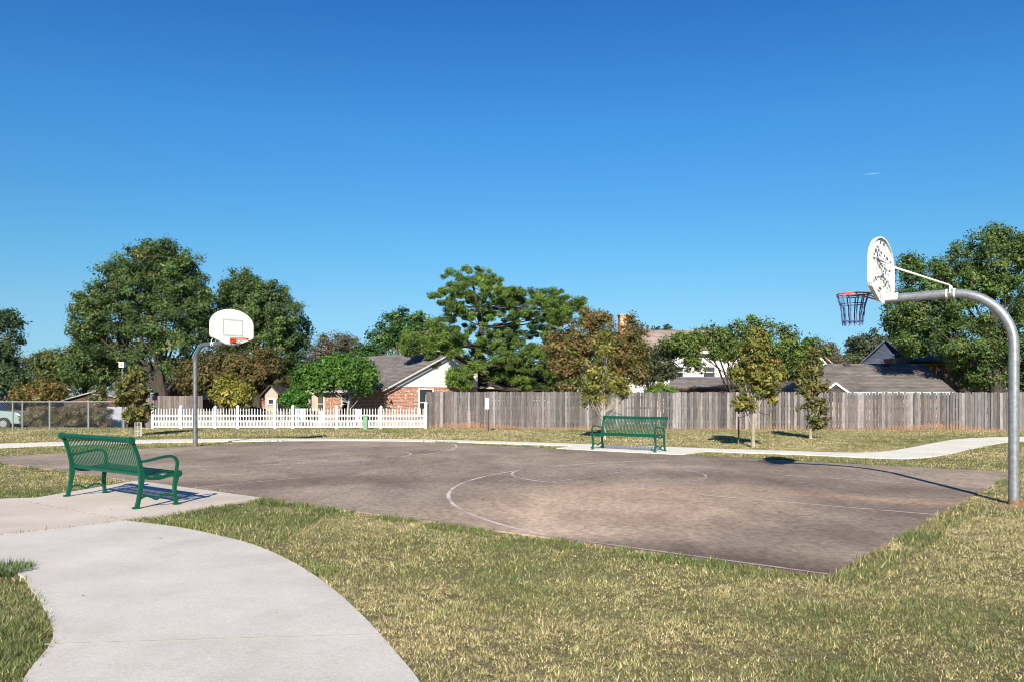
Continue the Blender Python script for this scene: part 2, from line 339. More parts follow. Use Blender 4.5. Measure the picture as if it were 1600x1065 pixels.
# ------------------------------------------------------------------ ground
xs = [-500, -60, -30, 0, 30, 60, 500]; ys = [-40, 2, 10, 20, 30, 38.5, 40, 43.5, 60, 120, 900]
g = MB(); g.v = [(x, y, terrain(y)) for y in ys for x in xs]
g.f = [(j * 7 + i, j * 7 + i + 1, (j + 1) * 7 + i + 1, (j + 1) * 7 + i) for j in range(len(ys) - 1) for i in range(6)]; g.c = [(1, 1, 1)] * len(g.f)
g.build('lawn_ground', M['lawn'], kind='structure')

WN, WF, E0, E1 = -6.26, 5.42, .61, 20.9
court = [CT(E0, WN), CT(E0, WF), CT(E1, WF), CT(E1, WN)]
COURT_Z = .018
def densify(poly, step, jit=0):
    out = []
    for i, a in enumerate(poly):
        b = poly[(i + 1) % len(poly)]; n = max(1, int((b - a).length / step))
        for k in range(n):
            p = a.lerp(b, k / n); out.append(p + Vector((random.uniform(-jit, jit), random.uniform(-jit, jit), 0)))
    return out
MB().prism(court, -.1, COURT_Z).build('basketball_court', M['court'], kind='structure')

def cspts(pts, n=6):                       # smooth curve through pixel points
    out = []
    P = [pts[0]] + list(pts) + [pts[-1]]
    for i in range(1, len(P) - 2):
        for k in range(n):
            t = k / n; q = []
            for d in (0, 1):
                a, b, c, e = P[i - 1][d], P[i][d], P[i + 1][d], P[i + 2][d]
                q.append(.5 * (2 * b + (c - a) * t + (2 * a - 5 * b + 4 * c - e) * t * t + (3 * b - a - 3 * c + e) * t ** 3))
            out.append(q)
    out.append(pts[-1]); return out
# near pad beside the court, its western arm and the curved walk
a1 = CT(13.9, WN - .012); a2 = CT(10.72, WN - .012)
e1 = G(188, 754.5); e2 = G(399, 781.5)
# project the two pad corners on to the court's edge
def on_edge(p): d = (p - P1); return CT(d.dot(U), WN - .012)
e1 = on_edge(e1); e2 = on_edge(e2)
corner = G(196, 815)
padpoly = [e1, e2, corner, G(28, 783.5), G(60, 779)]
pad2 = [G(60, 779), G(28, 783.5), corner, G(90, 828.5), G(0, 838), G(-160, 846), G(-700, 868), G(-700, 794), G(-160, 786), G(0, 781)]
jo = .009                                   # the joint between the slabs
def inset(poly, d):
    c = sum(poly, Vector()) / len(poly); out = []
    for p in poly: v = (p - c); out.append(p - v.normalized() * d)
    return out
MB().prism(padpoly, -.08, .03).build('bench_pad_concrete', M['conc_warm'], kind='structure')
MB().prism(pad2, -.08, .027).build('path_landing_concrete', M['conc_warm'], kind='structure')
jm = mk('joint_dirt', [(.30, .27, .22), (.62, .58, .5)], 6, rough=1)
def strip(a, b, w, z):
    d = (b - a).normalized(); s = Vector((-d.y, d.x, 0)) * w / 2
    return MB().slab([a - s + Vector((0, 0, z)), b - s + Vector((0, 0, z)), b + s + Vector((0, 0, z)), a + s + Vector((0, 0, z))], .002, Vector((0, 0, 1)))
strip(G(70, 1012), G(598, 996), .014, .0255).build('path_joint', mk('walk_joint_dirt', [(.33, .31, .28), (.42, .40, .36)], 9, rough=1), kind='structure')  # slightly darker strip for the joint across the walk
strip(G(28, 783.5), corner, .03, .0335).build('path_joint', jm, kind='structure')
RE = cspts([(196, 815.2), (262, 823), (330, 836), (395, 853), (450, 877), (500, 908), (545, 945), (585, 985), (622, 1028), (652, 1065), (700, 1140), (745, 1240)])
LE = cspts([(28, 1240), (30, 1120), (38, 1065), (82, 1003), (70, 955), (50, 925), (30, 900), (-30, 884), (-160, 888), (-700, 915)])
walk = [G(*p) for p in RE] + [G(*p) for p in LE] + [G(-700, 868.4), G(-160, 846.3), G(0, 838.3), G(90, 828.8)]
MB().prism(walk, -.08, .024).build('walkway', M['conc'], kind='structure')
# far path with the bench pad
up = [(-260, 704), (-120, 698.5), (0, 693.5), (100, 690.5), (220, 687.5), (320, 686), (440, 685.4), (560, 685.6), (660, 686.8), (760, 689.2), (880, 692.8), (1000, 697), (1120, 701.3), (1240, 705.2), (1320, 707.5), (1365, 707), (1410, 702), (1455, 693), (1500, 686), (1572, 682.8), (1700, 682)]
lo = [(1700, 687), (1640, 687.5), (1580, 690), (1530, 698.5), (1490, 707.5), (1450, 714.5), (1400, 716.5), (1340, 714.5), (1240, 710), (1120, 705.8), (1000, 701), (880, 696.3), (760, 692.4), (660, 690), (560, 689), (440, 689.2), (320, 690.2), (220, 692), (100, 695.6), (0, 700), (-120, 706), (-260, 713)]
fpath = [G(*p) for p in cspts(up, 4)] + [G(*p) for p in cspts(lo, 4)]
MB().prism(fpath, -.06, .026).build('far_path', M['conc_far'], kind='structure')
def on_far(p): d = (p - P1); return CT(d.dot(U), WF + .012)
fpad = [on_far(G(893, 699)), G(905, 695.5), G(1118, 703.5), on_far(G(1068, 710))]
MB().prism(fpad, -.06, .031).build('far_bench_pad_concrete', M['conc_far'], kind='structure')

# bare clay along the plank fence
FA = G(666, 668.3); FB = G(1720, 672.0)
fd = (FB - FA).normalized(); fn = Vector((fd.y, -fd.x, 0))
if fn.y > 0: fn = -fn
cl = []; n = 60
for i in range(n + 1):
    p = FA.lerp(FB, .05 + .95 * i / n); w = .25 + .45 * (.5 + .5 * math.sin(i * .37)) * (.5 + .5 * math.sin(i * .91 + 2)); cl.append(p + fn * w)
clay = [FA.lerp(FB, .05) - fn * .3] + cl + [FB - fn * .3]
MB().prism(clay, -.05, .008).build('clay_soil', M['soil'], kind='structure')

# court markings (worn paint sheets)
def band(name, pts, w, mat, z=COURT_Z + .004):
    mb = MB(); L = []
    for i, p in enumerate(pts):
        t = (pts[min(i + 1, len(pts) - 1)] - pts[max(i - 1, 0)]).normalized(); s = Vector((-t.y, t.x, 0)) * w / 2
        L.append((p + s, p - s))
    for i in range(len(L) - 1):
        a, b = L[i], L[i + 1]; mb.add([(q.x, q.y, z) for q in (a[0], a[1], b[1], b[0])], [(0, 1, 2, 3)])
    return mb.build(name, mat, kind='structure')
def halfcourt(org, sgn):
    f = lambda u, v: org + U * sgn * u + V * v
    def ok(p):
        v = (p - P1).dot(V); u = (p - P1).dot(U); return WN + .03 < v < WF - .03 and E0 + .03 < u < E1 - .03
    R = 6.375; pts = [f(2.13 + R * math.cos(a), R * math.sin(a)) for a in np.linspace(-1.6, 1.6, 120)]
    pts = [p for p in pts if ok(p)]; band('three_point_line', pts, .055, M['line'])
    near = [p for p in pts]
    c = 6.68; r = 1.845
    band('free_throw_circle', [f(c + r * math.cos(a), r * math.sin(a)) for a in np.linspace(-math.pi / 2, math.pi / 2, 50)], .05, M['line'])
    band('free_throw_circle_inner', [f(c + r * math.cos(a), r * math.sin(a)) for a in np.linspace(math.pi / 2, 1.5 * math.pi, 50)], .05, M['line_faint'], COURT_Z + .0045)
    band('free_throw_line', [f(c, v) for v in np.linspace(-1.86, 1.86, 4)], .05, M['line_faint'], COURT_Z + .006)
    for v in (-1.885, 1.885):
        band('lane_line', [f(u, v) for u in np.linspace(.65, 3.9, 8)], .05, M['line'] if sgn > 0 else M['line_faint'], COURT_Z + .005)
        band('lane_line', [f(u, v) for u in np.linspace(3.91, c, 8)], .045, M['line_ghost'], COURT_Z + .005)
halfcourt(P1, 1); halfcourt(P1 + U * 21.4, -1)
band('half_court_line', [CT(10.75, v) for v in np.linspace(WN + .1, WF - .1, 10)], .05, M['line_faint'])
band('slab_lip', [CT(u, WN + .03) for u in np.linspace(E0 + .02, 3.4, 12)], .045, M['line_faint'], COURT_Z + .006)
band('side_line', [CT(u, WN + .05) for u in np.linspace(E0 + .1, 6, 20)], .04, M['line_ghost'])

# ------------------------------------------------------------------ grass blades
def inside(px, py, poly):
    r = np.zeros(len(px), bool); n = len(poly)
    for i in range(n):
        x0, y0 = poly[i][0], poly[i][1]; x1, y1 = poly[(i + 1) % n][0], poly[(i + 1) % n][1]
        if y0 == y1: continue
        c = ((y0 > py) != (y1 > py)) & (px < (x1 - x0) * (py - y0) / (y1 - y0) + x0); r ^= c
    return r
hard = [court, padpoly, pad2, walk, fpath, fpad]
def vnoise(x, y, s, seed=0):
    r = np.random.default_rng(seed); T = r.random((64, 64)); x = x * s + 100; y = y * s + 100
    xi = np.floor(x).astype(int); yi = np.floor(y).astype(int); fx = x - xi; fy = y - yi; fx = fx * fx * (3 - 2 * fx); fy = fy * fy * (3 - 2 * fy)
    g = lambda a, b: T[a % 64, b % 64]
    return (g(xi, yi) * (1 - fx) + g(xi + 1, yi) * fx) * (1 - fy) + (g(xi, yi + 1) * (1 - fx) + g(xi + 1, yi + 1) * fx) * fy
def fbm(x, y, s, seed=0): return sum(vnoise(x, y, s * 2 ** k, seed + k) * .5 ** k for k in range(4)) / 1.875
STRAW = np.array([.47, .405, .225]); OLIVE = np.array([.24, .24, .09]); GREEN = np.array([.11, .155, .05]); BROWN = np.array([.17, .125, .075])
def blades(name, Y0, Y1, dens, w0, h0, label_mesh=None, hfun=None, spread=1.0, only=None, greenness=0):
    span = .66; area = (Y1 ** 2 - Y0 ** 2) * span + 6.4 * (Y1 - Y0); N = int(area * dens)
    y = np.sqrt(rng.random(N) * (Y1 ** 2 - Y0 ** 2) + Y0 ** 2); x = (rng.random(N) * 2 - 1) * (span * y + 3.2)
    keep = np.ones(N, bool)
    jx, jy = rng.normal(0, .013, N), rng.normal(0, .013, N)     # a few blades creep over the slab edges
    for pl in hard: keep &= ~inside(x + jx, y + jy, pl)
    keep &= ~(inside(x, y, clay) & (rng.random(N) < .55))
    ck = .6 * vnoise(x, y, 23 if Y1 < 11 else 12, 31) + .4 * vnoise(x, y, 7, 33); keep &= rng.random(N) < np.clip((ck - .2) * 4, .5, 1)
    x, y = x[keep], y[keep]; N = len(x)
    pn = fbm(x, y, .38, 3); pf = fbm(x, y, 1.6, 9)
    # distance to hard edges makes the trimmed border greener and longer
    near_slab = np.zeros(N, bool)
    for pl in hard: near_slab |= inside(x, y, pl)
    def near_poly(poly, d):
        m = np.zeros(N, bool)
        for i in range(len(poly)):
            a = np.array(poly[i][:2]); b = np.array(poly[(i + 1) % len(poly)][:2]); ab = b - a; L2 = (ab ** 2).sum()
            if L2 < 1e-9: continue
            t = np.clip(((x - a[0]) * ab[0] + (y - a[1]) * ab[1]) / L2, 0, 1)
            m |= ((x - a[0] - t * ab[0]) ** 2 + (y - a[1] - t * ab[1]) ** 2) < d * d
        return m
    edge = near_poly(court, .35) & (pf > .42)
    leftpatch = (x < -2.4) & (y < 13)
    ck = .6 * vnoise(x, y, 23 if Y1 < 11 else 12, 31) + .4 * vnoise(x, y, 7, 33); g = np.clip((pn - .5) * 1.0 + .38 + (pf - .5) * 1.0 + edge * .4 + leftpatch * .35 + greenness, 0, 1)
    r = np.clip(.6 * (vnoise(x, y, 31 if Y1 < 11 else 14, 77) - .5) * 1.5 + .5, 0, 1) * .35 + .65 * rng.random(N)
    col = np.where((r < .18 + g * .62)[:, None], OLIVE * (1 - .6 * g[:, None]) + GREEN * .6 * g[:, None], STRAW)
    col = np.where((rng.random(N) < .14)[:, None], BROWN, col); col = np.where(((rng.random(N) < g * .5))[:, None], GREEN, col)
    col = col * (.5 + 1.0 * rng.random((N, 1))) * (.8 + .4 * vnoise(x, y, 18 if Y1 < 11 else 9, 55))[:, None]
    h = h0 * (.45 + 1.5 * np.clip(ck - .3, 0, .5)) * (.5 + 1.1 * rng.random(N) ** 1.5) * (1 + .8 * edge + .6 * leftpatch) * (1 + .5 * (pf - .5)); w = w0 * (.6 + .8 * rng.random(N))
    a = rng.random(N) * 2 * np.pi; lean = np.abs(rng.normal(.95, .38, N)); az = rng.random(N) * 2 * np.pi
    dx, dy, dz = np.sin(lean) * np.cos(az), np.sin(lean) * np.sin(az), np.abs(np.cos(lean)) + .12
    bx, by = -np.sin(a) * w / 2, np.cos(a) * w / 2
    z0 = np.zeros(N) + np.where(near_slab, .012, -.004)
    v = np.empty((N, 3, 3)); v[:, 0] = np.stack([x - bx, y - by, z0], 1); v[:, 1] = np.stack([x + bx, y + by, z0], 1)
    v[:, 2] = np.stack([x + dx * h, y + dy * h, z0 + dz * h], 1)
    return v.reshape(-1, 3), col
def tri_mesh(name, parts, mat, **k):
    v = np.concatenate([p[0] for p in parts]).astype(np.float32); c = np.concatenate([p[1] for p in parts]); N = len(c)
    me = bpy.data.meshes.new(name); me.vertices.add(3 * N); me.vertices.foreach_set('co', v.ravel())
    me.loops.add(3 * N); me.loops.foreach_set('vertex_index', np.arange(3 * N, dtype=np.int32)); me.polygons.add(N)
    me.polygons.foreach_set('loop_start', np.arange(0, 3 * N, 3, dtype=np.int32)); me.polygons.foreach_set('loop_total', np.full(N, 3, dtype=np.int32))
    me.update(calc_edges=True)
    at = me.attributes.new('col', 'FLOAT_COLOR', 'FACE'); at.data.foreach_set('color', np.concatenate([c, np.ones((N, 1))], 1).astype(np.float32).ravel())
    me.materials.append(mat); o = bpy.data.objects.new(name, me); C.objects.link(o); return tag(o, **k)
parts = [blades('g', 3.6, 6.5, 19000, .0078, .027), blades('g', 6.5, 10, 11000, .0098, .029), blades('g', 10, 16, 4600, .0125, .03), blades('g', 16, 26, 1900, .018, .033), blades('g', 26, 38, 900, .026, .038)]
tri_mesh('mown_grass', parts, M['grass'], label='short mown grass of straw and green blades around the court and paths', cat='grass', kind='stuff')

def tuft(name, c, r, n, h, label, cat='grass tuft', cols=(np.array([.08, .15, .035]), OLIVE), w=.008):
    a = rng.random(n) * 6.283; d = np.sqrt(rng.random(n)) * r; x = d * np.cos(a); y = d * np.sin(a)
    az = a + rng.normal(0, .6, n); lean = np.abs(rng.normal(.45, .3, n)); hh = h * (.5 + .7 * rng.random(n)); b = rng.random(n) * 6.283
    v = np.empty((n, 3, 3)); bx, by = np.cos(b) * w / 2, np.sin(b) * w / 2
    v[:, 0] = np.stack([x - bx, y - by, 0 * x], 1); v[:, 1] = np.stack([x + bx, y + by, 0 * x], 1)
    v[:, 2] = np.stack([x + np.sin(lean) * np.cos(az) * hh, y + np.sin(lean) * np.sin(az) * hh, np.cos(lean) * hh], 1)
    m = rng.random((n, 1)); col = (cols[0] * m + cols[1] * (1 - m)) * (.7 + .8 * rng.random((n, 1)))
    o = tri_mesh(name, [(v.reshape(-1, 3), col)], M['grass'], label=label, cat=cat); o.location = c; return o
tuft('grass_tuft', G(-8, 895), .30, 900, .10, 'tall dark green grass tuft at the left edge of the grey walkway', w=.011, cols=(np.array([.05, .11, .03]), np.array([.12, .15, .05])))
tuft('grass_tuft', G(510, 893), .17, 260, .06, 'green weed clump in the lawn just right of the curved walkway', w=.012)
tuft('grass_tuft', G(300, 821), .15, 300, .07, 'bright green weed clump by the corner between pad and walkway', w=.012)
def fallen():
    n = 520; y = np.sqrt(rng.random(n)) * 26 + 4; x = (rng.random(n) * 2 - 1) * (.66 * y + 1); z = np.full(n, .03)
    for pl in hard: z = np.where(inside(x, y, pl), .037, z)
    nr = rng.normal(0, .35, (n, 3)) + np.array([0, 0, 1]); cols = np.array([(.22, .11, .05), (.30, .19, .09), (.14, .08, .045), (.36, .27, .14)])[rng.integers(4, size=n)]
    o = quads_mesh('fallen_leaves', np.stack([x, y, z], 1), nr, rng.uniform(.010, .024, n), cols, .55, M['leaf']); tag(o, 'small dry brown leaves scattered over the lawn, court and paths', 'leaves', kind='stuff')
# ------------------------------------------------------------------ trees
def quads_mesh(name, cen, nrm, size, col, asp, mat, parent=None):
    N = len(cen); nrm = nrm / np.linalg.norm(nrm, axis=1, keepdims=True)
    r = rng.normal(size=(N, 3)); t = np.cross(nrm, r); t /= np.linalg.norm(t, axis=1, keepdims=True); b = np.cross(nrm, t)
    s = size[:, None]; v = np.empty((N, 4, 3))
    v[:, 0] = cen + t * s; v[:, 1] = cen + b * s * asp + nrm * s * .12; v[:, 2] = cen - t * s; v[:, 3] = cen - b * s * asp + nrm * s * .12
    me = bpy.data.meshes.new(name); me.vertices.add(4 * N); me.vertices.foreach_set('co', v.astype(np.float32).ravel())
    me.loops.add(4 * N); me.loops.foreach_set('vertex_index', np.arange(4 * N, dtype=np.int32)); me.polygons.add(N)
    me.polygons.foreach_set('loop_start', np.arange(0, 4 * N, 4, dtype=np.int32)); me.polygons.foreach_set('loop_total', np.full(N, 4, dtype=np.int32))
    me.update(calc_edges=True)
    at = me.attributes.new('col', 'FLOAT_COLOR', 'FACE'); at.data.foreach_set('color', np.concatenate([col, np.ones((N, 1))], 1).astype(np.float32).ravel())
    me.materials.append(mat); o = bpy.data.objects.new(name, me); C.objects.link(o)
    if parent: o.parent = parent
    return o
fallen()
def B(x0, x1, y0, y1, Y, dy=0, deep=.85):  # crown lobe from its extent in the photo at a given distance
    a = WP(x0, y0, Y + dy); b = WP(x1, y1, Y + dy)
    rx = abs(b.x - a.x) / 2; rz = abs(a.z - b.z) / 2
    return ((a.x + b.x) / 2, Y + dy, (a.z + b.z) / 2, rx, max(rx, rz) * deep, rz)
PAL = {
 'oak': [((.066, .118, .036), 4), ((.092, .145, .044), 3), ((.15, .16, .06), 1.2), ((.055, .095, .038), 2)],
 'dark': [((.042, .08, .038), 3), ((.06, .10, .045), 3), ((.09, .125, .055), 1)],
 'right': [((.074, .132, .036), 4), ((.105, .165, .046), 3), ((.05, .08, .03), 2), ((.16, .185, .06), 1)],
 'bright': [((.065, .155, .022), 4), ((.105, .20, .035), 3), ((.04, .10, .02), 2)],
 'olive': [((.11, .11, .030), 4), ((.17, .15, .045), 3), ((.15, .09, .04), 1.5), ((.06, .07, .025), 1.5)],
 'brown': [((.175, .12, .045), 3.5), ((.215, .14, .055), 1.8), ((.13, .14, .04), 4), ((.08, .085, .03), 1.5)],
 'yellow': [((.27, .25, .045), 4), ((.20, .20, .045), 3), ((.34, .28, .07), 2), ((.10, .11, .03), 2)],
 'pine': [((.11, .175, .034), 4), ((.155, .22, .045), 2.5), ((.06, .11, .032), 3)],
 'grey': [((.13, .115, .09), 3), ((.17, .15, .12), 2), ((.09, .10, .06), 2)],
 'greygreen': [((.075, .095, .05), 3), ((.11, .13, .07), 2), ((.05, .065, .04), 2)],
 'young': [((.15, .15, .04), 4), ((.20, .17, .05), 2), ((.18, .10, .045), 1.1), ((.09, .11, .033), 3)],
 'youngy': [((.19, .19, .045), 4), ((.26, .23, .06), 2.5), ((.11, .13, .035), 3), ((.22, .14, .06), .4)],
 'redy': [((.20, .11, .045), 2), ((.20, .16, .05), 3), ((.12, .12, .035), 3)],
}
def crown_pts(blobs, cl_r, per, leaf, dens, flat=.8, shell=.45, gap=.0):
    """leaves grouped into small clumps that fill the outer part of every lobe"""
    cen, nr, cid, cc = [], [], [], []; k = 0
    for (cx, cy, cz, rx, ry, rz) in blobs:
        vol = rx * ry * rz; nc = max(5, int(dens * (rx * ry * rz) ** (2 / 3) / cl_r ** 2))
        d = rng.normal(size=(nc, 3)); d /= np.linalg.norm(d, axis=1, keepdims=True)
        rad = shell + (1 - shell) * rng.random(nc) ** .7; wob = 1 + .16 * np.sin(d[:, 0] * 5 + cx) * np.cos(d[:, 2] * 6 + cy) + rng.normal(0, .06, nc).clip(-.12, .1)
        cs = np.array([cx, cy, cz]) + d * (rad * wob)[:, None] * np.array([rx - cl_r * .5, ry - cl_r * .5, rz - cl_r * .5])
        if gap: keep = rng.random(nc) > gap; cs, d = cs[keep], d[keep]
        for c, dd in zip(cs, d):
            q = rng.normal(size=(per, 3)); q /= np.linalg.norm(q, axis=1, keepdims=True)
            rr = cl_r * (.25 + .85 * rng.random(per)) * rng.uniform(.7, 1.35); rr = np.where(rng.random(per) < .13, rr * rng.uniform(1.1, 1.5, per), rr)
            p = c + q * rr[:, None] * np.array([1, 1, flat]); cen.append(p)
            nr.append(q * .6 + dd * .35 + np.array([0, 0, .35]) + rng.normal(0, .55, (per, 3))); cid.append(np.full(per, k)); k += 1
        cc.append(cs)
    return np.concatenate(cen), np.concatenate(nr), np.concatenate(cid), np.concatenate(cc)
def colours(pal, cid, N, var=.3):
    p = PAL[pal] if isinstance(pal, str) else pal
    cs = np.array([c for c, _ in p]); w = np.array([x for _, x in p]); w = w / w.sum()
    K = cid.max() + 1; base = rng.choice(len(cs), K, p=w); mix = np.where(rng.random(N) < .6, base[cid], rng.choice(len(cs), N, p=w))
    return cs[mix] * 1.15 * (1 + var * rng.normal(size=(K, 1))[cid] * .6).clip(.5, 1.6) * (.8 + .4 * rng.random((N, 1)))
def limb(mb, a, b, r0, r1, bend=.15, n=5, sides=6):
    a = Vector(a); b = Vector(b); L = (b - a).length; off = Vector(rng.normal(0, bend * .5, 3)) * L; off.z = abs(off.z) * .5 - .12 * L
    pts = []; 
    for i in range(n + 1):
        t = i / n; pts.append(a.lerp(b, t) + off * (4 * t * (1 - t)) * .5)
    mb.tube(pts, [lerp(r0, r1, i / n) for i in range(n + 1)], sides, cap=False); return pts
def tree(name, label, cat, bx, by, bz, blobs, pal, leafpx=2.6, cl=.55, per=60, dens=3.2, trunk_r=.2, fork=.6, limbs=14, bark='bark', asp=.55, flat=.8, shell=.4,
         gap=0, stems=1, lean=(0, 0), group=None, mat='leaf', trunkpts=None, spread=.25):
    T = empty(name, (bx, by, bz), 0, label=label, cat=cat, group=group)
    off = np.array([bx, by, bz]); bl = [(b[0] - bx, b[1] - by, b[2] - bz, b[3], b[4], b[5]) for b in blobs]
    cen, nr, cid, cc = crown_pts(bl, cl, int(per * 1.9), leafpx, dens * 1.7, flat, shell * .8, gap)
    keep = cen[:, 2] > .12; cen, nr, cid = cen[keep], nr[keep], cid[keep]
    N = len(cen); sz = leafpx * by / FPX * (.4 + .7 * rng.random(N)) * (.7 + .6 * rng.random(cid.max() + 1))[cid]
    quads_mesh('crown', cen, nr, sz, colours(pal, cid, N), asp, M[mat], T)
    mb = MB(); ctr = np.mean([b[:3] for b in bl], axis=0); top = max(b[2] + b[5] for b in bl); bot = min(b[2] - b[5] for b in bl)
    paths = []
    for s in range(stems):
        a0 = rng.random() * 6.28; sp = spread if stems > 1 else 0
        hx = lerp(0, ctr[0], .9) + lean[0]; f = Vector((math.cos(a0) * sp * .3, math.sin(a0) * sp * .3, -.1))
        e = Vector((hx + math.cos(a0) * sp * 3 * top / 6, ctr[1] * .9 + math.sin(a0) * sp * 2 * top / 6, lerp(ctr[2], top, .45)))
        n = 9; pts = []
        for i in range(n + 1):
            t = i / n; p = f.lerp(e, t); p.x = f.x + (e.x - f.x) * t ** 1.5; p.y = f.y + (e.y - f.y) * t ** 1.5
            p += Vector((rng.normal(0, .04), rng.normal(0, .04), 0)) * (top * .12 if i else 0); pts.append(p)
        rr = [trunk_r / math.sqrt(stems) * (1.25 if i == 0 else 1) * (1 - .78 * i / n) for i in range(n + 1)]
        mb.tube(pts, rr, 8, cap=False); paths.append((pts, rr))
    order = rng.permutation(len(cc))[:limbs]
    for i in order:
        c = cc[i]; pts, rr = paths[rng.integers(len(paths))]
        # leave the stem somewhere below the clump
        best = None
        for j in range(2, len(pts)):
            if pts[j].z < max(fork * c[2], pts[3].z) or best is None: best = j
        j = best; r0 = rr[j] * .33; a = pts[j]; q = limb(mb, a, Vector(c), r0, .012 * top / 5 + .004)
        for _ in range(2):
            k2 = rng.integers(len(cc)); c2 = cc[k2]
            if np.linalg.norm(c2 - c) < max(cl * 4, 1.2): limb(mb, q[3], Vector(c2), r0 * .4, .006, n=3, sides=5)
    mb.build('trunk', M[bark], T, smooth=True)
    return T
def zt(y): return terrain(y) - .02
def bx_(px, Y): return (px - 800) / FPX * Y

# back row, left to right
tree('evergreen_tree', 'dark blue-green evergreen tree cut by the left edge of the photo', 'tree', bx_(-8, 50), 50, zt(50),
     [B(-50, 45, 485, 570, 50), B(-70, 30, 540, 620, 50, 1), B(-20, 52, 560, 622, 50, -1), B(-20, 30, 478, 520, 50), B(-120, -30, 500, 610, 50, 1)], 'dark', cl=.5, trunk_r=.25, bark='bark_dark', dens=3.0)
tree('broadleaf_tree', 'low rounded olive tree beyond the chain link fence, right of the dark evergreen', 'tree', bx_(88, 72), 72, zt(72),
     [B(40, 125, 538, 600, 72), B(60, 160, 545, 605, 72, 1)], [((.09, .12, .035), 3), ((.13, .14, .05), 2)], cl=.6, trunk_r=.2, dens=3)
tree('broadleaf_tree', 'dark green bushy tree under the left flank of the tallest oak', 'tree', bx_(128, 53), 53, zt(53),
     [B(98, 190, 520, 600, 53), B(90, 150, 545, 608, 53, -1), B(140, 212, 540, 606, 53, -.5), B(110, 170, 500, 560, 53, 1)], 'oak', cl=.5, trunk_r=.22, dens=3.0, bark='bark_dark')
tree('oak_tree', 'tallest broad oak with a wide domed crown and visible dark trunk, left background', 'tree', bx_(257, 50), 50, zt(50),
     [B(165, 330, 380, 500, 50), B(120, 240, 430, 560, 50, .5), B(205, 330, 440, 590, 50, -.5), B(150, 235, 385, 480, 50), B(215, 300, 370, 460, 50), B(112, 180, 440, 520, 50), B(150, 250, 500, 585, 50, .8), B(260, 335, 410, 520, 50, .5), B(295, 345, 440, 545, 50, .5), B(110, 175, 455, 565, 50, .3), B(190, 290, 372, 450, 50, .3)],
     'oak', leafpx=2.3, cl=.42, per=70, dens=2.1, trunk_r=.34, limbs=30, fork=.5, bark='bark_dark', shell=.35, gap=.08)
tree('oak_tree', 'second large oak behind the left backboard, rounded dark green crown', 'tree', bx_(402, 53), 53, zt(53),
     [B(325, 440, 418, 560, 53), B(380, 487, 440, 590, 53), B(345, 410, 412, 500, 53, .5), B(385, 455, 430, 520, 53), B(320, 400, 480, 580, 53, -.5), B(400, 480, 500, 605, 53, .6)],
     'oak', leafpx=2.3, cl=.42, per=70, dens=2.4, trunk_r=.32, limbs=26, bark='bark_dark', shell=.35, gap=.04)
tree('autumn_tree', 'brownish olive tree behind the left hoop post, below the second oak', 'tree', bx_(345, 46), 46, zt(46),
     [B(278, 380, 540, 625, 46), B(330, 450, 535, 620, 46), B(375, 455, 560, 630, 46, .5), B(270, 330, 560, 625, 46, .5)], [((.12, .105, .035), 4), ((.16, .10, .045), 2.5), ((.08, .085, .03), 2)], cl=.4, trunk_r=.16, stems=3, dens=3.2)
tree('yellow_bush', 'yellow-green leafy bush just behind the white picket fence beside the left hoop', 'bush', bx_(362, 40), 40, zt(40),
     [B(325, 400, 588, 638, 40), B(335, 380, 580, 620, 40), B(350, 402, 595, 645, 40)], 'yellow', leafpx=3.0, cl=.28, per=36, trunk_r=.07, stems=4, dens=2.6, limbs=10)
tree('orange_shrub', 'rusty orange and olive shrub behind the chain link fence', 'shrub', bx_(60, 43), 43, zt(43),
     [B(12, 80, 596, 640, 43), B(45, 106, 588, 636, 43)], 'redy', cl=.3, per=40, trunk_r=.08, stems=3, dens=3, limbs=8)
tree('dry_brush', 'tangled dry brown brush growing through the chain link fence', 'bush', bx_(88, 39.2), 39.2, zt(39),
     [B(36, 100, 630, 668, 39.2), B(80, 150, 628, 668, 39.2), B(120, 178, 634, 668, 39.2), B(28, 60, 634, 668, 39.2)], [((.17, .14, .085), 4), ((.10, .105, .05), 3), ((.24, .19, .12), 2)], leafpx=2.6, cl=.22, per=40, trunk_r=.05, stems=5, dens=3.4, limbs=30, asp=.25)
tree('shrub', 'small green shrub with pale tips beside the grey shed roof', 'shrub', bx_(153, 41), 41, zt(41),
     [B(138, 170, 600, 640, 41)], [((.13, .13, .05), 3), ((.08, .10, .03), 3), ((.5, .46, .4), .6)], cl=.25, per=34, trunk_r=.05, dens=3, limbs=6)
tree('garden_tree', 'bright green spreading garden tree with forked trunks behind the white picket fence', 'tree', bx_(540, 42.5), 42.5, zt(42.5),
     [B(462, 540, 555, 610, 42.5), B(490, 575, 545, 600, 42.5), B(530, 592, 560, 612, 42.5), B(450, 500, 575, 612, 42.5), B(548, 588, 585, 622, 42.5, -.3), B(505, 592, 572, 612, 42.5, -.6), B(470, 530, 580, 618, 42.5, -.3), B(500, 545, 550, 595, 42.5)], 'bright', leafpx=2.8, cl=.36, per=50, trunk_r=.15, stems=3, bark='bark_pale', dens=2.8, limbs=16, spread=.35)
tree('green_bush', 'dense bright green rounded bush behind the picket fence, left of the garden tree', 'bush', bx_(462, 40.5), 40.5, zt(40.5),
     [B(438, 486, 602, 648, 40.5)], [((.05, .15, .02), 4), ((.09, .19, .03), 2)], cl=.22, per=40, trunk_r=.06, dens=4.5, limbs=5, shell=.6)
tree('bare_tree', 'greyish brown thinning tree far behind, between the oaks and the green trees', 'tree', bx_(524, 88), 88, zt(88),
     [B(488, 545, 516, 565, 88), B(510, 565, 514, 570, 88, 1), B(470, 530, 530, 580, 88)], 'grey', leafpx=2.2, cl=.6, per=60, trunk_r=.25, dens=2.6, asp=.35)
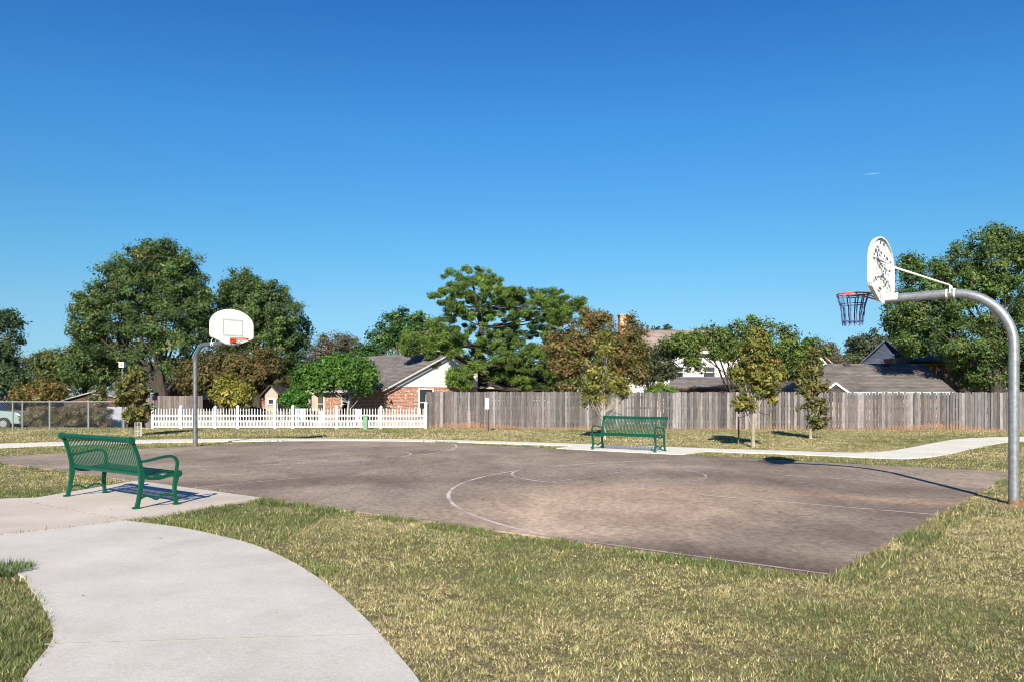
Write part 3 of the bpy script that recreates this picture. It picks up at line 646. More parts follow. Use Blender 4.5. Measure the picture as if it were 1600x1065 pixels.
tree('broadleaf_tree', 'green cloud-shaped tree rising behind the grey roof of the brick house', 'tree', bx_(625, 66), 66, zt(66),
     [B(588, 650, 480, 530, 66), B(565, 630, 508, 560, 66), B(625, 690, 488, 540, 66), B(600, 672, 500, 562, 66, 1), B(548, 600, 530, 575, 66)], [((.05, .12, .025), 4), ((.09, .16, .04), 2), ((.03, .07, .02), 2)], leafpx=2.6, cl=.55, per=60, trunk_r=.28, dens=2.4, gap=.06)
tree('broadleaf_tree', 'yellowish olive tree behind the white chimney pipe', 'tree', bx_(668, 60), 60, zt(60),
     [B(635, 705, 510, 565, 60), B(650, 720, 520, 575, 60)], [((.10, .13, .035), 3), ((.15, .16, .05), 2)], cl=.5, per=55, trunk_r=.22, dens=3)

# the pine: tufted clusters at the ends of visible limbs
def pine():
    Y = 46; bx, bz = bx_(745, Y), zt(Y)
    Y = 50; bx = bx_(745, Y); bz = zt(Y)
    T = empty('pine_tree', (bx, Y, bz), 0, label='large irregular pine with tufted green clusters and open limbs, above the plank fence', cat='tree')
    lobes = [(790, 454, 17), (806, 462, 18), (748, 572, 11), (735, 432, 22), (712, 440, 22), (758, 436, 20), (772, 452, 22), (745, 455, 26), (692, 466, 20), (715, 472, 26), (740, 482, 28), (768, 480, 28), (790, 468, 22), (812, 476, 24), (838, 470, 20), (858, 466, 18), (874, 466, 14), (700, 492, 24), (725, 505, 26),
             (760, 505, 28), (790, 500, 28), (820, 498, 24), (845, 492, 20), (862, 484, 14), (685, 512, 22), (790, 545, 26), (815, 545, 26), (840, 545, 24), (775, 540, 24), (868, 545, 24), (872, 575, 22), (790, 575, 24), (765, 580, 20), (795, 592, 18), (708, 528, 22), (735, 535, 26), (765, 530, 20), (800, 525, 28), (830, 525, 28), (855, 520, 26), (682, 536, 16), (668, 552, 11), (708, 545, 18),
             (740, 560, 24), (770, 556, 26), (800, 560, 28), (830, 556, 28), (850, 560, 24), (724, 580, 16), (708, 584, 10), (678, 566, 7), (640, 545, 13), (655, 535, 15), (640, 530, 13), (725, 598, 14), (708, 596, 9), (812, 582, 26), (835, 590, 26), (860, 585, 24), (850, 604, 22), (885, 600, 22), (820, 604, 18), (905, 478, 14), (890, 486, 14), (876, 500, 18)]
    cen, nr, cid, cc = [], [], [], []; k = 0
    for (px, py, r) in lobes:
        for q in range(14 if r > 12 else 6):
            Yc = (46.0 + rng.normal(0, .3)) if (px < 728 and py > 515) or (px < 750 and py > 570) else Y + rng.normal(0, 1.3); a = rng.random() * 6.28; d = r * (rng.random() ** .5) * .95
            c = np.array(WP(px + d * math.cos(a), py + d * math.sin(a) * .8, Yc)) - np.array([bx, Y, bz]); cc.append(c)
            n = 150; u = rng.normal(size=(n, 3)); u /= np.linalg.norm(u, axis=1, keepdims=True); u[:, 2] = u[:, 2] * .7 + .2
            R = rng.uniform(.18, .36); p = c + u * (R * (.3 + .8 * rng.random(n)))[:, None]; cen.append(p)
            nr.append(np.cross(u, rng.normal(size=(n, 3))) + u * .5 + np.array([0, -.1, .3])); cid.append(np.full(n, k)); k += 1
    cen = np.concatenate(cen); nr = np.concatenate(nr); cid = np.concatenate(cid); N = len(cen)
    quads_mesh('crown', cen, nr, .07 + .09 * rng.random(N), colours('pine', cid, N) * 1.1, .17, M['leaf'], T)
    mb = MB(); pts = []
    for i, (px, py) in enumerate([(747, 640), (746, 600), (744, 570), (750, 540), (752, 510), (745, 480), (740, 450), (736, 435)]):
        pts.append(WP(px, py, Y) - Vector((bx, Y, bz)))
    pts[0].z = -.1
    rr = [.30, .27, .24, .2, .16, .12, .07, .03]; mb.tube(pts, rr, 9, cap=False)
    for c in cc[::9]:
        j = min(range(1, 8), key=lambda j: abs(pts[j].z + .5 - c[2]) + (10 if pts[j].z > c[2] + .3 else 0) + (6 if j < 3 else 0)); limb(mb, pts[j], Vector(c), rr[j] * .3, .012, n=5)
    mb.build('trunk', M['bark_dark'], T, smooth=True)
pine()
tree('autumn_tree', 'large rounded tree with rusty brown leaves turning, over the plank fence behind the far bench', 'tree', bx_(925, 43), 43, zt(43),
     [B(858, 950, 488, 590, 43), B(900, 985, 482, 580, 43), B(930, 1010, 500, 600, 43), B(850, 920, 520, 610, 43, -.3), B(960, 1022, 530, 610, 43), B(900, 990, 545, 618, 43, .4), B(862, 905, 595, 632, 43, -1.5), B(845, 900, 505, 570, 43, .5), B(965, 1015, 490, 560, 43, .5), B(895, 960, 478, 520, 43)], 'brown', leafpx=2.7, cl=.42, per=60, trunk_r=.2, stems=3, dens=2.4, limbs=26, gap=.05)
tree('broadleaf_tree', 'grey-green tree in front of the two-storey white house, right of the rusty tree', 'tree', bx_(1020, 45), 45, zt(45),
     [B(990, 1040, 528, 575, 45), B(1000, 1062, 548, 600, 45), B(985, 1030, 560, 612, 45), B(1022, 1068, 535, 568, 45), B(1010, 1075, 565, 600, 45, .5), B(985, 1035, 540, 590, 45, -.5)], 'greygreen', leafpx=2.5, cl=.38, per=44, trunk_r=.14, stems=2, dens=2.6, gap=.08)
tree('green_bush', 'low lime green bush peeping over the plank fence', 'bush', bx_(1030, 41), 41, zt(41), [B(1005, 1062, 596, 626, 41)], [((.11, .18, .03), 3), ((.15, .22, .04), 2)], cl=.25, per=40, trunk_r=.05, dens=3.6, limbs=4)
tree('live_oak', 'wide green live oak with several slanting dark stems against the white house', 'tree', bx_(1158, 44), 44, zt(44),
     [B(1040, 1110, 512, 562, 44), B(1085, 1160, 505, 560, 44), B(1130, 1215, 492, 560, 44), B(1190, 1262, 505, 575, 44), B(1225, 1292, 530, 600, 44), B(1200, 1260, 555, 606, 44, .5), B(1160, 1225, 540, 600, 44, .8), B(1058, 1105, 545, 585, 44), B(1030, 1085, 515, 560, 44), B(1100, 1180, 530, 572, 44, -.5), B(1235, 1295, 520, 585, 44), B(1150, 1210, 555, 612, 44, .5)],
     [((.10, .15, .034), 4), ((.14, .19, .045), 3), ((.06, .09, .03), 2)], leafpx=2.6, cl=.4, per=56, trunk_r=.2, stems=5, spread=.4, dens=2.6, limbs=24, bark='bark_dark', lean=(-1.2, 0))
for i, (x0, x1, y0, y1, Y, pal, lb) in enumerate([(1012, 1060, 506, 560, 85, 'dark', 'small dark treetop showing above the tan roof'), (1068, 1130, 505, 560, 80, 'dark', 'dark treetop behind the live oak, left of its highest point'),
        (1262, 1318, 528, 600, 76, 'grey', 'bare brownish tree behind the grey hip roof, below the basketball net'), (1308, 1400, 514, 600, 82, 'greygreen', 'grey-green far tree directly under the basketball net'), (1345, 1420, 520, 590, 86, 'dark', 'dark far tree left of the slate gable')]):
    tree('far_tree', lb, 'tree', bx_((x0 + x1) / 2, Y), Y, zt(Y), [B(x0, x1, y0, y1, Y), B(x0 + 8, x1 + 6, y0 + 12, y1 + 10, Y, 1)], pal, leafpx=2.3, cl=.5, per=50, trunk_r=.2, dens=2.8, asp=.4 if pal == 'grey' else .55)
tree('shade_tree', 'huge dense green shade tree filling the right edge behind the near hoop', 'tree', bx_(1560, 44), 44, zt(44),
     [B(1395, 1500, 400, 520, 44), B(1440, 1560, 375, 500, 44), B(1490, 1620, 350, 480, 44), B(1560, 1720, 338, 480, 44), B(1375, 1460, 440, 560, 44), B(1430, 1560, 460, 580, 44), B(1520, 1660, 450, 600, 44), B(1480, 1600, 520, 608, 44, .8),
      B(1600, 1740, 440, 610, 44), B(1650, 1790, 380, 560, 44, 1), B(1395, 1450, 390, 450, 44), B(1530, 1580, 345, 400, 44), B(1380, 1470, 470, 565, 44, .8), B(1560, 1700, 540, 625, 44, .5), B(1490, 1580, 545, 612, 44, 1.2)],
     'right', leafpx=2.5, cl=.42, per=70, trunk_r=.4, dens=2.3, limbs=30, bark='bark_dark', gap=.03, shell=.4)
# distant woods closing the horizon between the houses
def woods():
    n = 60000; x = rng.uniform(-110, 110, n); Y = rng.uniform(108, 122, n); hgt = 6.2 + 1.5 * fbm(x, Y * 0, .09, 21) * 2 - 1
    z = terrain(100) + hgt * rng.random(n) ** .6; cen = np.stack([x, Y, z], 1); cid = (fbm(x, z, .4, 5) * 40).astype(int)
    o = quads_mesh('distant_woods', cen, rng.normal(size=(n, 3)) + np.array([0, -.6, .4]), rng.uniform(.2, .36, n), colours('greygreen', cid, n), .6, M['leaf'])
    tag(o, 'grey-green band of distant woods closing the horizon behind the houses', 'woods', kind='stuff')
woods()

# young park trees in front of the fence
tree('young_tree', 'young tree with rusty olive leaves beside the left end of the picket fence', 'tree', *G(209, 680)[:2], 0,
     [B(192, 232, 572, 610, 30.5), B(184, 236, 598, 640, 30.5), B(190, 240, 628, 664, 30.5), B(198, 226, 566, 590, 30.5), B(181, 206, 580, 645, 30.5)], 'young', leafpx=4.0, cl=.17, per=20, trunk_r=.045, dens=1.9, limbs=16, gap=.08, shell=.15, asp=.5)
tree('young_tree', 'young yellow-green tree standing behind the left end of the far bench', 'tree', *G(944, 685)[:2], 0,
     [B(905, 975, 540, 600, 28.3), B(892, 990, 575, 625, 28.3), B(915, 965, 512, 560, 28.3), B(898, 960, 600, 640, 28.3), B(945, 1000, 590, 628, 28.3)], 'youngy', leafpx=3.0, cl=.2, per=24, trunk_r=.05, dens=1.5, limbs=26, gap=.15, shell=.1, bark='bark_pale')
tree('young_tree', 'tall young tree with golden olive leaves and pale double trunk between two stakes', 'tree', *G(1177, 698)[:2], 0,
     [B(1150, 1215, 520, 575, 23.7), B(1142, 1225, 550, 605, 23.7), B(1165, 1205, 505, 540, 23.7), B(1150, 1220, 590, 625, 23.7), B(1138, 1185, 608, 650, 23.7), B(1150, 1220, 530, 600, 23.7, .3), B(1180, 1226, 560, 625, 23.7), B(1155, 1218, 535, 620, 23.7, -.2), B(1136, 1170, 560, 610, 23.7)], 'youngy', leafpx=3.4, cl=.17, per=30, trunk_r=.075, stems=2, spread=.05, dens=1.9, limbs=24, gap=.1, shell=.1, bark='bark_pale')
tree('young_tree', 'narrow young tree with sparse rusty leaves right of the staked tree', 'tree', *G(1267, 685)[:2], 0,
     [B(1248, 1292, 550, 600, 28.2), B(1236, 1300, 580, 630, 28.2), B(1244, 1296, 615, 655, 28.2), B(1258, 1285, 540, 565, 28.2), B(1255, 1300, 645, 672, 28.2)], 'young', leafpx=3.8, cl=.16, per=18, trunk_r=.05, dens=1.6, limbs=18, gap=.15, shell=.1, bark='bark_pale')

# stakes and guy ropes
def stake(px, py, top, label, lean=0, tie=None):
    b = G(px, py); t = WP(px + lean, top, b.y) - b
    o = MB().tube([Vector((0, 0, -.05)), t], .028, 8).build('tree_stake', M['stake'], label=label, cat='stake', group='stakes by the young park trees'); o.location = b
    return o
s1 = stake(1154, 693, 650, 'wooden stake left of the golden staked tree')
s2 = stake(1202, 697, 645, 'wooden stake right of the golden staked tree', 2)
def rope(a, b, label):
    mid = (a + b) / 2 - Vector((0, 0, .04)); o = MB().tube([a, mid, b], .008, 5).build('guy_rope', M['dark'], label=label, cat='rope'); return o
rope(WP(1156, 652, G(0, 693).y), WP(1177, 640, 23.7), 'thin dark tie from the left stake to the golden tree')
rope(WP(1203, 648, G(0, 697).y), WP(1178, 638, 23.7), 'thin dark tie from the right stake to the golden tree')
rope(WP(921, 655, 28.9), WP(943, 636, 28.3), 'thin dark guy rope slanting left from the tree behind the bench')
rope(WP(973, 648, 28.9), WP(945, 636, 28.3), 'thin dark guy rope slanting right from the tree behind the bench')
# trunk guard
gb = G(216, 681); gd = empty('tree_guard', gb, label='small white wire cage around the foot of the leftmost young tree', cat='tree guard')
mb = MB()
for k in range(14):
    a = k / 14 * 6.283; mb.tube([(math.cos(a) * .12, math.sin(a) * .12, 0), (math.cos(a) * .12, math.sin(a) * .12, .52)], .004, 4)
for z in (.05, .2, .36, .51): mb.torus((0, 0, z), .12, .004, 16, 4)
mb.build('wire_mesh', M['plastic'], gd)

# ------------------------------------------------------------------ plank fence
fence = empty('plank_fence', FA, math.atan2(fd.y, fd.x), label='long weathered grey wooden plank fence with clay-stained foot behind the far lawn', cat='fence')
L = (FB - FA).length; pw = .135; npan = int(L / 2.43) + 1; FH = 1.66
for pn in range(npan):
    mb = MB(); x = pn * 2.43; dz = .01 * math.sin(pn * 1.3); tilt = random.uniform(-.004, .004)
    while x < (pn + 1) * 2.43 - .02:
        w = pw * random.uniform(.92, 1.05); h = FH + dz + random.uniform(-.018, .022) + .04 * (1 - x / L); t = random.choice([.095, .115, .13, .145, .16, .185, .25]) * random.uniform(.85, 1.1)
        warm = random.uniform(-.05, .02); t *= .92; mb.col = (t * (1.02 + warm), t * .97, t * (.965 - warm)); yy = random.uniform(-.012, .012); ln = random.gauss(0, .003)
        sp = [0, random.uniform(.12, .34), h]; g0 = random.choice([.006, .008, .010])
        # clay splash at the foot is a separate tone of the board with its own uneven height
        x0, x1 = x + g0, x + w - g0
        base = mb.col; st = random.uniform(.1, .9) ** 1.5
        cz = (.07 + .20 * (.5 + .5 * math.sin(x * .9))) * (.6 + .4 * math.sin(x * .31 + 1) ** 2) * random.uniform(.7, 1.2) + .02
        k = .3 + .4 * (.5 + .5 * math.sin(x * .33 + .5)) * random.uniform(.5, 1.2)
        mb.col = tuple(lerp(base[i], (.27, .15, .085)[i], k * .9) for i in range(3)); mb.box(((x0 + x1) / 2, yy, cz / 2), (x1 - x0, .018, cz))
        mb.col = base; mb.add([(x0, yy - .009, cz), (x1, yy - .009, cz), (x1, yy + .009, cz), (x0, yy + .009, cz), (x0 + ln, yy - .009, h - .03), (x1 + ln, yy - .009, h - .03), (x1 + ln, yy + .009, h - .03), (x0 + ln, yy + .009, h - .03),
            (x0 + ln + .025, yy - .009, h), (x1 + ln - .025, yy - .009, h), (x1 + ln - .025, yy + .009, h), (x0 + ln + .025, yy + .009, h)],
            [(0, 1, 5, 4), (1, 2, 6, 5), (2, 3, 7, 6), (3, 0, 4, 7), (4, 5, 9, 8), (5, 6, 10, 9), (6, 7, 11, 10), (7, 4, 8, 11), (8, 9, 10, 11)])
        x += w
    mb.build('fence_panel', M['wood'], fence)
    mb = MB(); mb.col = (.2, .18, .17)
    for z in (.35, .95, 1.45): mb.box((pn * 2.43 + 1.215, .05, z), (2.38, .04, .09))
    mb.build('rail', M['wood'], fence); mb = MB(); mb.col = (.22, .2, .19)
    mb.box((pn * 2.43, .065, FH / 2 - .05), (.09, .09, FH - .06)); mb.build('post', M['wood'], fence)

# ------------------------------------------------------------------ white picket fence
PA = G(239, 669); PB = G(665.5, 668.6); pd = (PB - PA).normalized(); PL = (PB - PA).length
pf = empty('picket_fence', PA, math.atan2(pd.y, pd.x), label='white vinyl picket fence with close lower pickets along the back of the lawn', cat='fence')
def sx(px): return (px - 239) / (665.5 - 239) * PL
pposts = [239, 283, 336, 371, 429, 457, 525, 595, 665.5]
for px in pposts:
    h = 1.30 if px == 429 else (1.16 if px == 665.5 else random.uniform(.98, 1.02)); mb = MB(); mb.box((sx(px), 0, h / 2), (.125, .125, h)); 
    x = sx(px); mb.add([(x - .08, -.08, h), (x + .08, -.08, h), (x + .08, .08, h), (x - .08, .08, h), (x, 0, h + .09)], [(0, 1, 4), (1, 2, 4), (2, 3, 4), (3, 0, 4), (3, 2, 1, 0)])
    mb.build('post', M['vinyl'], pf)
for a, b in zip(pposts[:-1], pposts[1:]):
    x0, x1 = sx(a) + .064, sx(b) - .064; mb = MB()
    for z in (.60, .34, .08): mb.box(((x0 + x1) / 2, 0, z), (x1 - x0, .05, .075 if z != .36 else .05))
    n = max(3, int((x1 - x0) / .128)); st = (x1 - x0) / n
    for k in range(n + 0):
        x = x0 + (k + .5) * st; h = .88 + random.uniform(-.012, .012); mb.box((x, -.032, h / 2 + .03), (.036, .012, h - .03)); mb.add([(x - .018, -.038, h + .015), (x + .018, -.038, h + .015), (x + .018, -.026, h + .015), (x - .018, -.026, h + .015), (x, -.032, h + .06)], [(0, 1, 4), (1, 2, 4), (2, 3, 4), (3, 0, 4)])
        if k: mb.box((x - st / 2, -.032, .20), (.024, .012, .34))
    if a == 429:
        mb.bar((x0, -.05, .2), (x1, -.05, .85), .05, .015)
    mb.build('gate_panel' if a == 429 else 'picket_panel', M['vinyl'], pf)

# ------------------------------------------------------------------ chain link fence
CA = G(-170, 671); CB = G(193, 670.2); cd = (CB - CA).normalized(); CL = (CB - CA).length
cf = empty('chain_link_fence', CA, math.atan2(cd.y, cd.x), label='galvanised chain link fence on the far left with thin steel posts', cat='fence')
mb = MB(); hh = 1.24; s = .085
k = -hh
while k < CL:
    for sg in (1, -1):
        a = (k, 0) if sg > 0 else (k + hh, 0); b = (k + hh, hh) if sg > 0 else (k, hh)
        x0, z0, x1, z1 = a[0], 0.03, b[0], hh
        def clip(xa, za, xb, zb):
            if xa > xb: xa, za, xb, zb = xb, zb, xa, za
            if xb <= 0 or xa >= CL: return None
            if xa < 0: t = (0 - xa) / (xb - xa); xa, za = 0, za + (zb - za) * t
            if xb > CL: t = (CL - xa) / (xb - xa); xb, zb = CL, za + (zb - za) * t
            return xa, za, xb, zb
        q = clip(x0, z0, x1, z1)
        if q: mb.tube([(q[0], .004 * sg, q[1]), (q[2], .004 * sg, q[3])], .0028, 3, cap=False)
    k += s
mb.build('wire_mesh', M['galv'], cf)
for px in (-160, -90, -40, 18, 33, 76, 137, 193):
    x = (px + 170) / 363 * CL; MB().tube([(x, .03, 0), (x, .03, hh + .06)], .036 if px not in (76, 137) else .042, 8).build('post', M['galv'], cf, smooth=True)
MB().tube([(0, 0.0, hh), (CL, 0, hh)], .024, 8).build('top_rail', M['galv'], cf, smooth=True)

# ------------------------------------------------------------------ houses
def window(parent, x, y, z, w, h, axis='x', out=-1, mat='white', mull=True):
    """framed sash window on a wall facing -y (axis x) or -x (axis y)"""
    f = MB(); g = MB(); t = .06
    def bx(mb, cx, cz, sx_, sz, d, off):
        if axis == 'x': mb.box((x + cx, y + out * off, z + cz), (sx_, d, sz))
        else: mb.box((x + out * off, y + cx, z + cz), (d, sx_, sz))
    for cz in (-h / 2, h / 2): bx(f, 0, cz, w + t, t, .06, .02)
    for cx in (-w / 2, w / 2): bx(f, cx, 0, t, h - t, .06, .02)
    if mull: bx(f, 0, 0, w - t, .045, .05, .016)
    fo = f.build('window', M[mat], parent)
    bx(g, 0, 0, w - t, h - t, .02, .004); g.build('pane', M['glass'], fo)
# brick house with the white gable
Y1 = 44; wdir = Vector((.765, .644, 0)); ang = math.atan2(.644, .765)
hx = bx_(600, Y1); hz = -.5
hs1 = empty('brick_house', (hx, Y1, hz), ang, label='single-storey red brick house with white sided gable and grey shingle roof, behind the picket fence', cat='house')
W_, LEN, EV, PK = 6.45, 17, 2.47, 4.52
mb = MB(); mb.slab([(0, 0, 0), (W_, 0, 0), (W_, 0, EV), (0, 0, EV)], .2, Vector((0, 1, 0))); mb.slab([(0, .2, 0), (0, LEN, 0), (0, LEN, EV), (0, .2, EV)], .2, Vector((1, 0, 0)))
mb.slab([(W_ - .2, .2, 0), (W_ - .2, LEN, 0), (W_ - .2, LEN, EV), (W_ - .2, .2, EV)], .2, Vector((1, 0, 0))); mb.slab([(.2, LEN - .2, 0), (W_ - .2, LEN - .2, 0), (W_ - .2, LEN - .2, EV), (.2, LEN - .2, EV)], .2, Vector((0, 1, 0)))
mb.build('wall', M['brick'], hs1)
pk = 4.3; rz = PK - (W_ - pk) * .47
MB().slab([(-.02, -.04, EV + .02), (W_, -.04, EV + .02), (W_, -.04, rz - .08), (pk, -.04, PK - .08), ], .16, Vector((0, 1, 0))).build('gable_siding', M['siding'], hs1)
o_ = .35; k_ = (PK - EV) / pk
mb = MB(); mb.slab([(-o_, -o_, EV - o_ * k_ + .02), (pk, -o_, PK), (pk, LEN + .3, PK), (-o_, LEN + .3, EV - o_ * k_ + .02)], .1, Vector((-k_, 0, 1)).normalized())
mb.slab([(pk + .003, -o_, PK), (W_ + o_, -o_, rz - o_ * .47), (W_ + o_, LEN + .3, rz - o_ * .47), (pk + .003, LEN + .3, PK)], .1, Vector((.47, 0, 1)).normalized())
roof1 = mb.build('roof', M['shingle_grey'], hs1)
mb = MB(); mb.bar((-o_, -o_ - .02, EV - o_ * k_ - .06), (pk, -o_ - .02, PK - .06), .03, .09); MB().bar((pk + .03, -o_ - .02, PK - .07), (W_ + o_, -o_ - .02, rz - o_ * .47 - .06), .03, .09).build('fascia', M['soffit'], hs1)
mb.box((-o_ - .02, LEN / 2, EV - o_ * k_ - .04), (.03, LEN, .15)); mb.build('fascia', M['line_grey'], hs1)
MB().box((-o_ / 2, LEN / 2, EV - .1), (o_, LEN, .03)).build('soffit', M['white'], hs1)
window(hs1, 2.75, 0, 1.62, .95, 1.55)
window(hs1, 0, 4.2, 1.5, 1.1, 1.2, 'y'); window(hs1, 0, 7.6, 1.5, 1.1, 1.2, 'y')
mb = MB(); mb.box((0, 4.9 * 0 + 6, 1.02), (.08, .9, 2.04)); 
for k in range(3):
    MB().tube([(pk - .6 - k * .9, 2.5 + k * 3.4, PK - .35 - k * .4), (pk - .6 - k * .9, 2.5 + k * 3.4, PK + .05 - k * .38)], .05, 8).build('vent_pipe', M['dark'], roof1)
cp = WP(683, 553, 50) - Vector((hx, Y1, hz)); R_ = Matrix.Rotation(-ang, 3, 'Z'); cp = R_ @ cp
mb = MB(); mb.box((cp.x, cp.y, cp.z + .1), (.30, .30, 1.5)); ch = mb.build('chimney', M['siding_cream'], roof1); MB().box((cp.x, cp.y, cp.z + .89), (.42, .42, .08)).build('cap', M['white'], ch)

# brown house seen through the pine
Y2 = 50; b2 = empty('brown_house', (bx_(752, Y2), Y2, -.5), .12, label='dark brown house half hidden behind the pine above the plank fence', cat='house')
mb = MB(); mb.box((2.6, 3, 1.25), (5.0, 6, 2.5)); mb.build('wall', M['brownwall'], b2)
mb = MB(); mb.slab([(-.3, -.5, 2.52), (5.5, -.5, 2.52), (5.1, 3, 3.7), (.2, 3, 3.7)], .08, Vector((0, -.32, 1)).normalized()); mb.build('roof', M['shingle_dark'], b2)
MB().box((2.6, -.53, 2.5), (5.8, .04, .14)).build('fascia', M['tanwall'], b2)
window(b2, 1.1, 0, 1.7, .9, 1.0); window(b2, 3.6, 0, 1.7, 1.1, 1.0)

# two-storey white house
Y3 = 56; h3 = empty('white_house', (bx_(972, Y3), Y3, -.5), .05, label='two-storey white sided house with tan shingle roof and pink brick chimney', cat='house')
def lx(px, Y=Y3, e=h3): return (px - 800) / FPX * Y - e.location.x
def lz(py, Y=Y3): return H + (YH - py) * Y / FPX + .5
x0, x1 = lx(978), lx(1198)
mb = MB(); mb.box(((x0 + x1) / 2, 4.2, lz(549) / 2), (x1 - x0, 7.4, lz(549))); mb.build('wall', M['siding'], h3)
mb = MB(); mb.slab([(x0 - .4, .1, lz(548)), (x1 + .4, .1, lz(548)), (x1 - 2.2, 4.2, lz(517, Y3 + 4)), (x0 + .3, 4.2, lz(517, Y3 + 4))], .1, Vector((0, -.4, 1)).normalized())
mb.slab([(x1 + .4, 8.3, lz(548)), (x0 - .4, 8.3, lz(548)), (x0 + .3, 4.203, lz(517, Y3 + 4)), (x1 - 2.2, 4.203, lz(517, Y3 + 4))], .1, Vector((0, .4, 1)).normalized())
mb.slab([(x1 + .4, .1, lz(548)), (x1 + .4, 8.3, lz(548)), (x1 - 2.2, 4.2, lz(517, Y3 + 4))], .1, Vector((.6, 0, 1)).normalized())
r3 = mb.build('roof', M['shingle_tan'], h3)
mb = MB(); mb.box(((x0 + x1) / 2, .06, lz(550) + .02), (x1 - x0 + .8, .05, .2)); mb.build('fascia', M['white'], h3)
mb = MB(); mb.box((lx(979), 1.2, lz(520) - 1.0), (.62, .8, 4.6)); c3 = mb.build('chimney', M['brick_pink'], r3); MB().box((lx(979), 1.2, lz(520) + 1.34), (.72, .9, .09)).build('cap', M['tanwall'], c3)
for px in (1018, 1062, 1113, 1150): window(h3, lx(px), .5, lz(580), .85, .75)
# lean-to porch roof with brown fascia
Y3b = 50; e3 = empty('porch_shed', (bx_(1050, Y3b), Y3b, -.5), .02, label='low grey porch roof with dark brown fascia in front of the white house', cat='porch')
xa, xb = 0, lx(1250, Y3b, e3)
mb = MB(); mb.slab([(xa - .2, 0, lz(606, Y3b)), (xb, 0, lz(606, Y3b)), (xb - .5, 3.2, lz(590, Y3b + 3)), (xa + .6, 3.2, lz(590, Y3b + 3))], .08, Vector((0, -.25, 1)).normalized()); mb.build('roof', M['shingle_grey'], e3)
MB().box(((xa + xb) / 2, .0, lz(608.5, Y3b)), (xb - xa + .4, .05, .22)).build('fascia', M['soffit'], e3)
MB().box(((xa + xb) / 2, 1.7, lz(609, Y3b) / 2 - .03), (xb - xa - .3, 2.8, lz(609, Y3b) - .1)).build('wall', M['brownwall'], e3)
for i in range(4): MB().box((xa + .2 + i * (xb - xa - .4) / 3, .1, 1.0), (.12, .12, 2.0)).build('post', M['white'], e3)

# small cream gable behind the live oak
Y4 = 62; h4 = empty('cream_house', (bx_(1240, Y4), Y4, -.5), 0.1, label='cream gable end peeping out right of the live oak', cat='house')
w4 = lx(1296, Y4, h4); pkz = lz(540, Y4); ez = lz(568, Y4)
mb = MB(); mb.slab([(0, 0, 0), (w4, 0, 0), (w4, 0, ez), (w4 / 2, 0, pkz), (0, 0, ez)], 6, Vector((0, 1, 0))); mb.build('wall', M['siding_cream'], h4)
mb = MB(); mb.slab([(-.3, -.3, ez - .12), (w4 / 2, -.3, pkz + .06), (w4 / 2, 6.3, pkz + .06), (-.3, 6.3, ez - .12)], .1, Vector((-1, 0, 1)).normalized()); mb.slab([(w4 / 2 + .003, -.3, pkz + .06), (w4 + .3, -.3, ez - .12), (w4 + .3, 6.3, ez - .12), (w4 / 2 + .003, 6.3, pkz + .06)], .1, Vector((1, 0, 1)).normalized())
mb.build('roof', M['shingle_tan'], h4); window(h4, w4 / 2, 0, ez - .7, .8, 1.0)

# grey-brown hip roof
Y5 = 43.5; h5 = empty('hip_roof_house', (bx_(1262, Y5), Y5, -.5), 0, label='low house with broad grey-brown hip roof and roof vents behind the plank fence, right', cat='house')
f = lambda px, Y=Y5: lx(px, Y, h5)
zE, zR = 1.9 + .25, lz(570, Y5 + 4.2)
A_, B_ = f(1268), f(1492)
mb = MB(); mb.slab([(A_, 0, zE), (B_, 0, zE), (f(1441, Y5 + 4.2), 4.2, zR), (f(1293, Y5 + 4.2), 4.2, zR)], .1, Vector((0, -.4, 1)).normalized())
mb.slab([(B_, 0, zE), (B_, 8.4, zE), (f(1441, Y5 + 4.2), 4.2, zR)], .1, Vector((.6, 0, 1)).normalized())
mb.slab([(A_, 8.4, zE), (A_, 0, zE), (f(1293, Y5 + 4.2), 4.2, zR)], .1, Vector((-.6, 0, 1)).normalized())
mb.slab([(B_, 8.4, zE), (A_, 8.4, zE), (f(1293, Y5 + 4.2), 4.203, zR), (f(1441, Y5 + 4.2), 4.203, zR)], .1, Vector((0, .4, 1)).normalized())
r5 = mb.build('roof', M['shingle_brown'], h5)
MB().box(((A_ + B_) / 2, 4.2, zE / 2), (B_ - A_ - .8, 7.6, zE - .05)).build('wall', M['brick'], h5)
mb = MB(); mb.box(((A_ + B_) / 2, -.02, zE - .02), (B_ - A_, .04, .16)); mb.build('fascia', M['white'], h5)
for px in (1322, 1384):
    x = f(px, Y5 + 3.9); mb = MB(); mb.box((x, 3.85, zR - .02), (.34, .34, .16)); mb.build('roof_vent', M['dark'], r5)
# small white-edged porch gable at its left corner
mb = MB(); x = f(1300); zz = lz(598); mb.bar((f(1282), -.5, zE + .05), (f(1300), -.5, lz(598, Y5)), .06, .1); mb.bar((f(1300), -.5, lz(598, Y5)), (f(1322), -.5, zE - .02), .06, .1); mb.build('porch_rake', M['white'], h5)
MB().slab([(f(1284), -.45, zE - .02), (f(1320), -.45, zE - .02), (f(1300), -.45, lz(599, Y5) - .03)], .4, Vector((0, 1, 0))).build('porch_gable', M['shingle_dark'], h5)

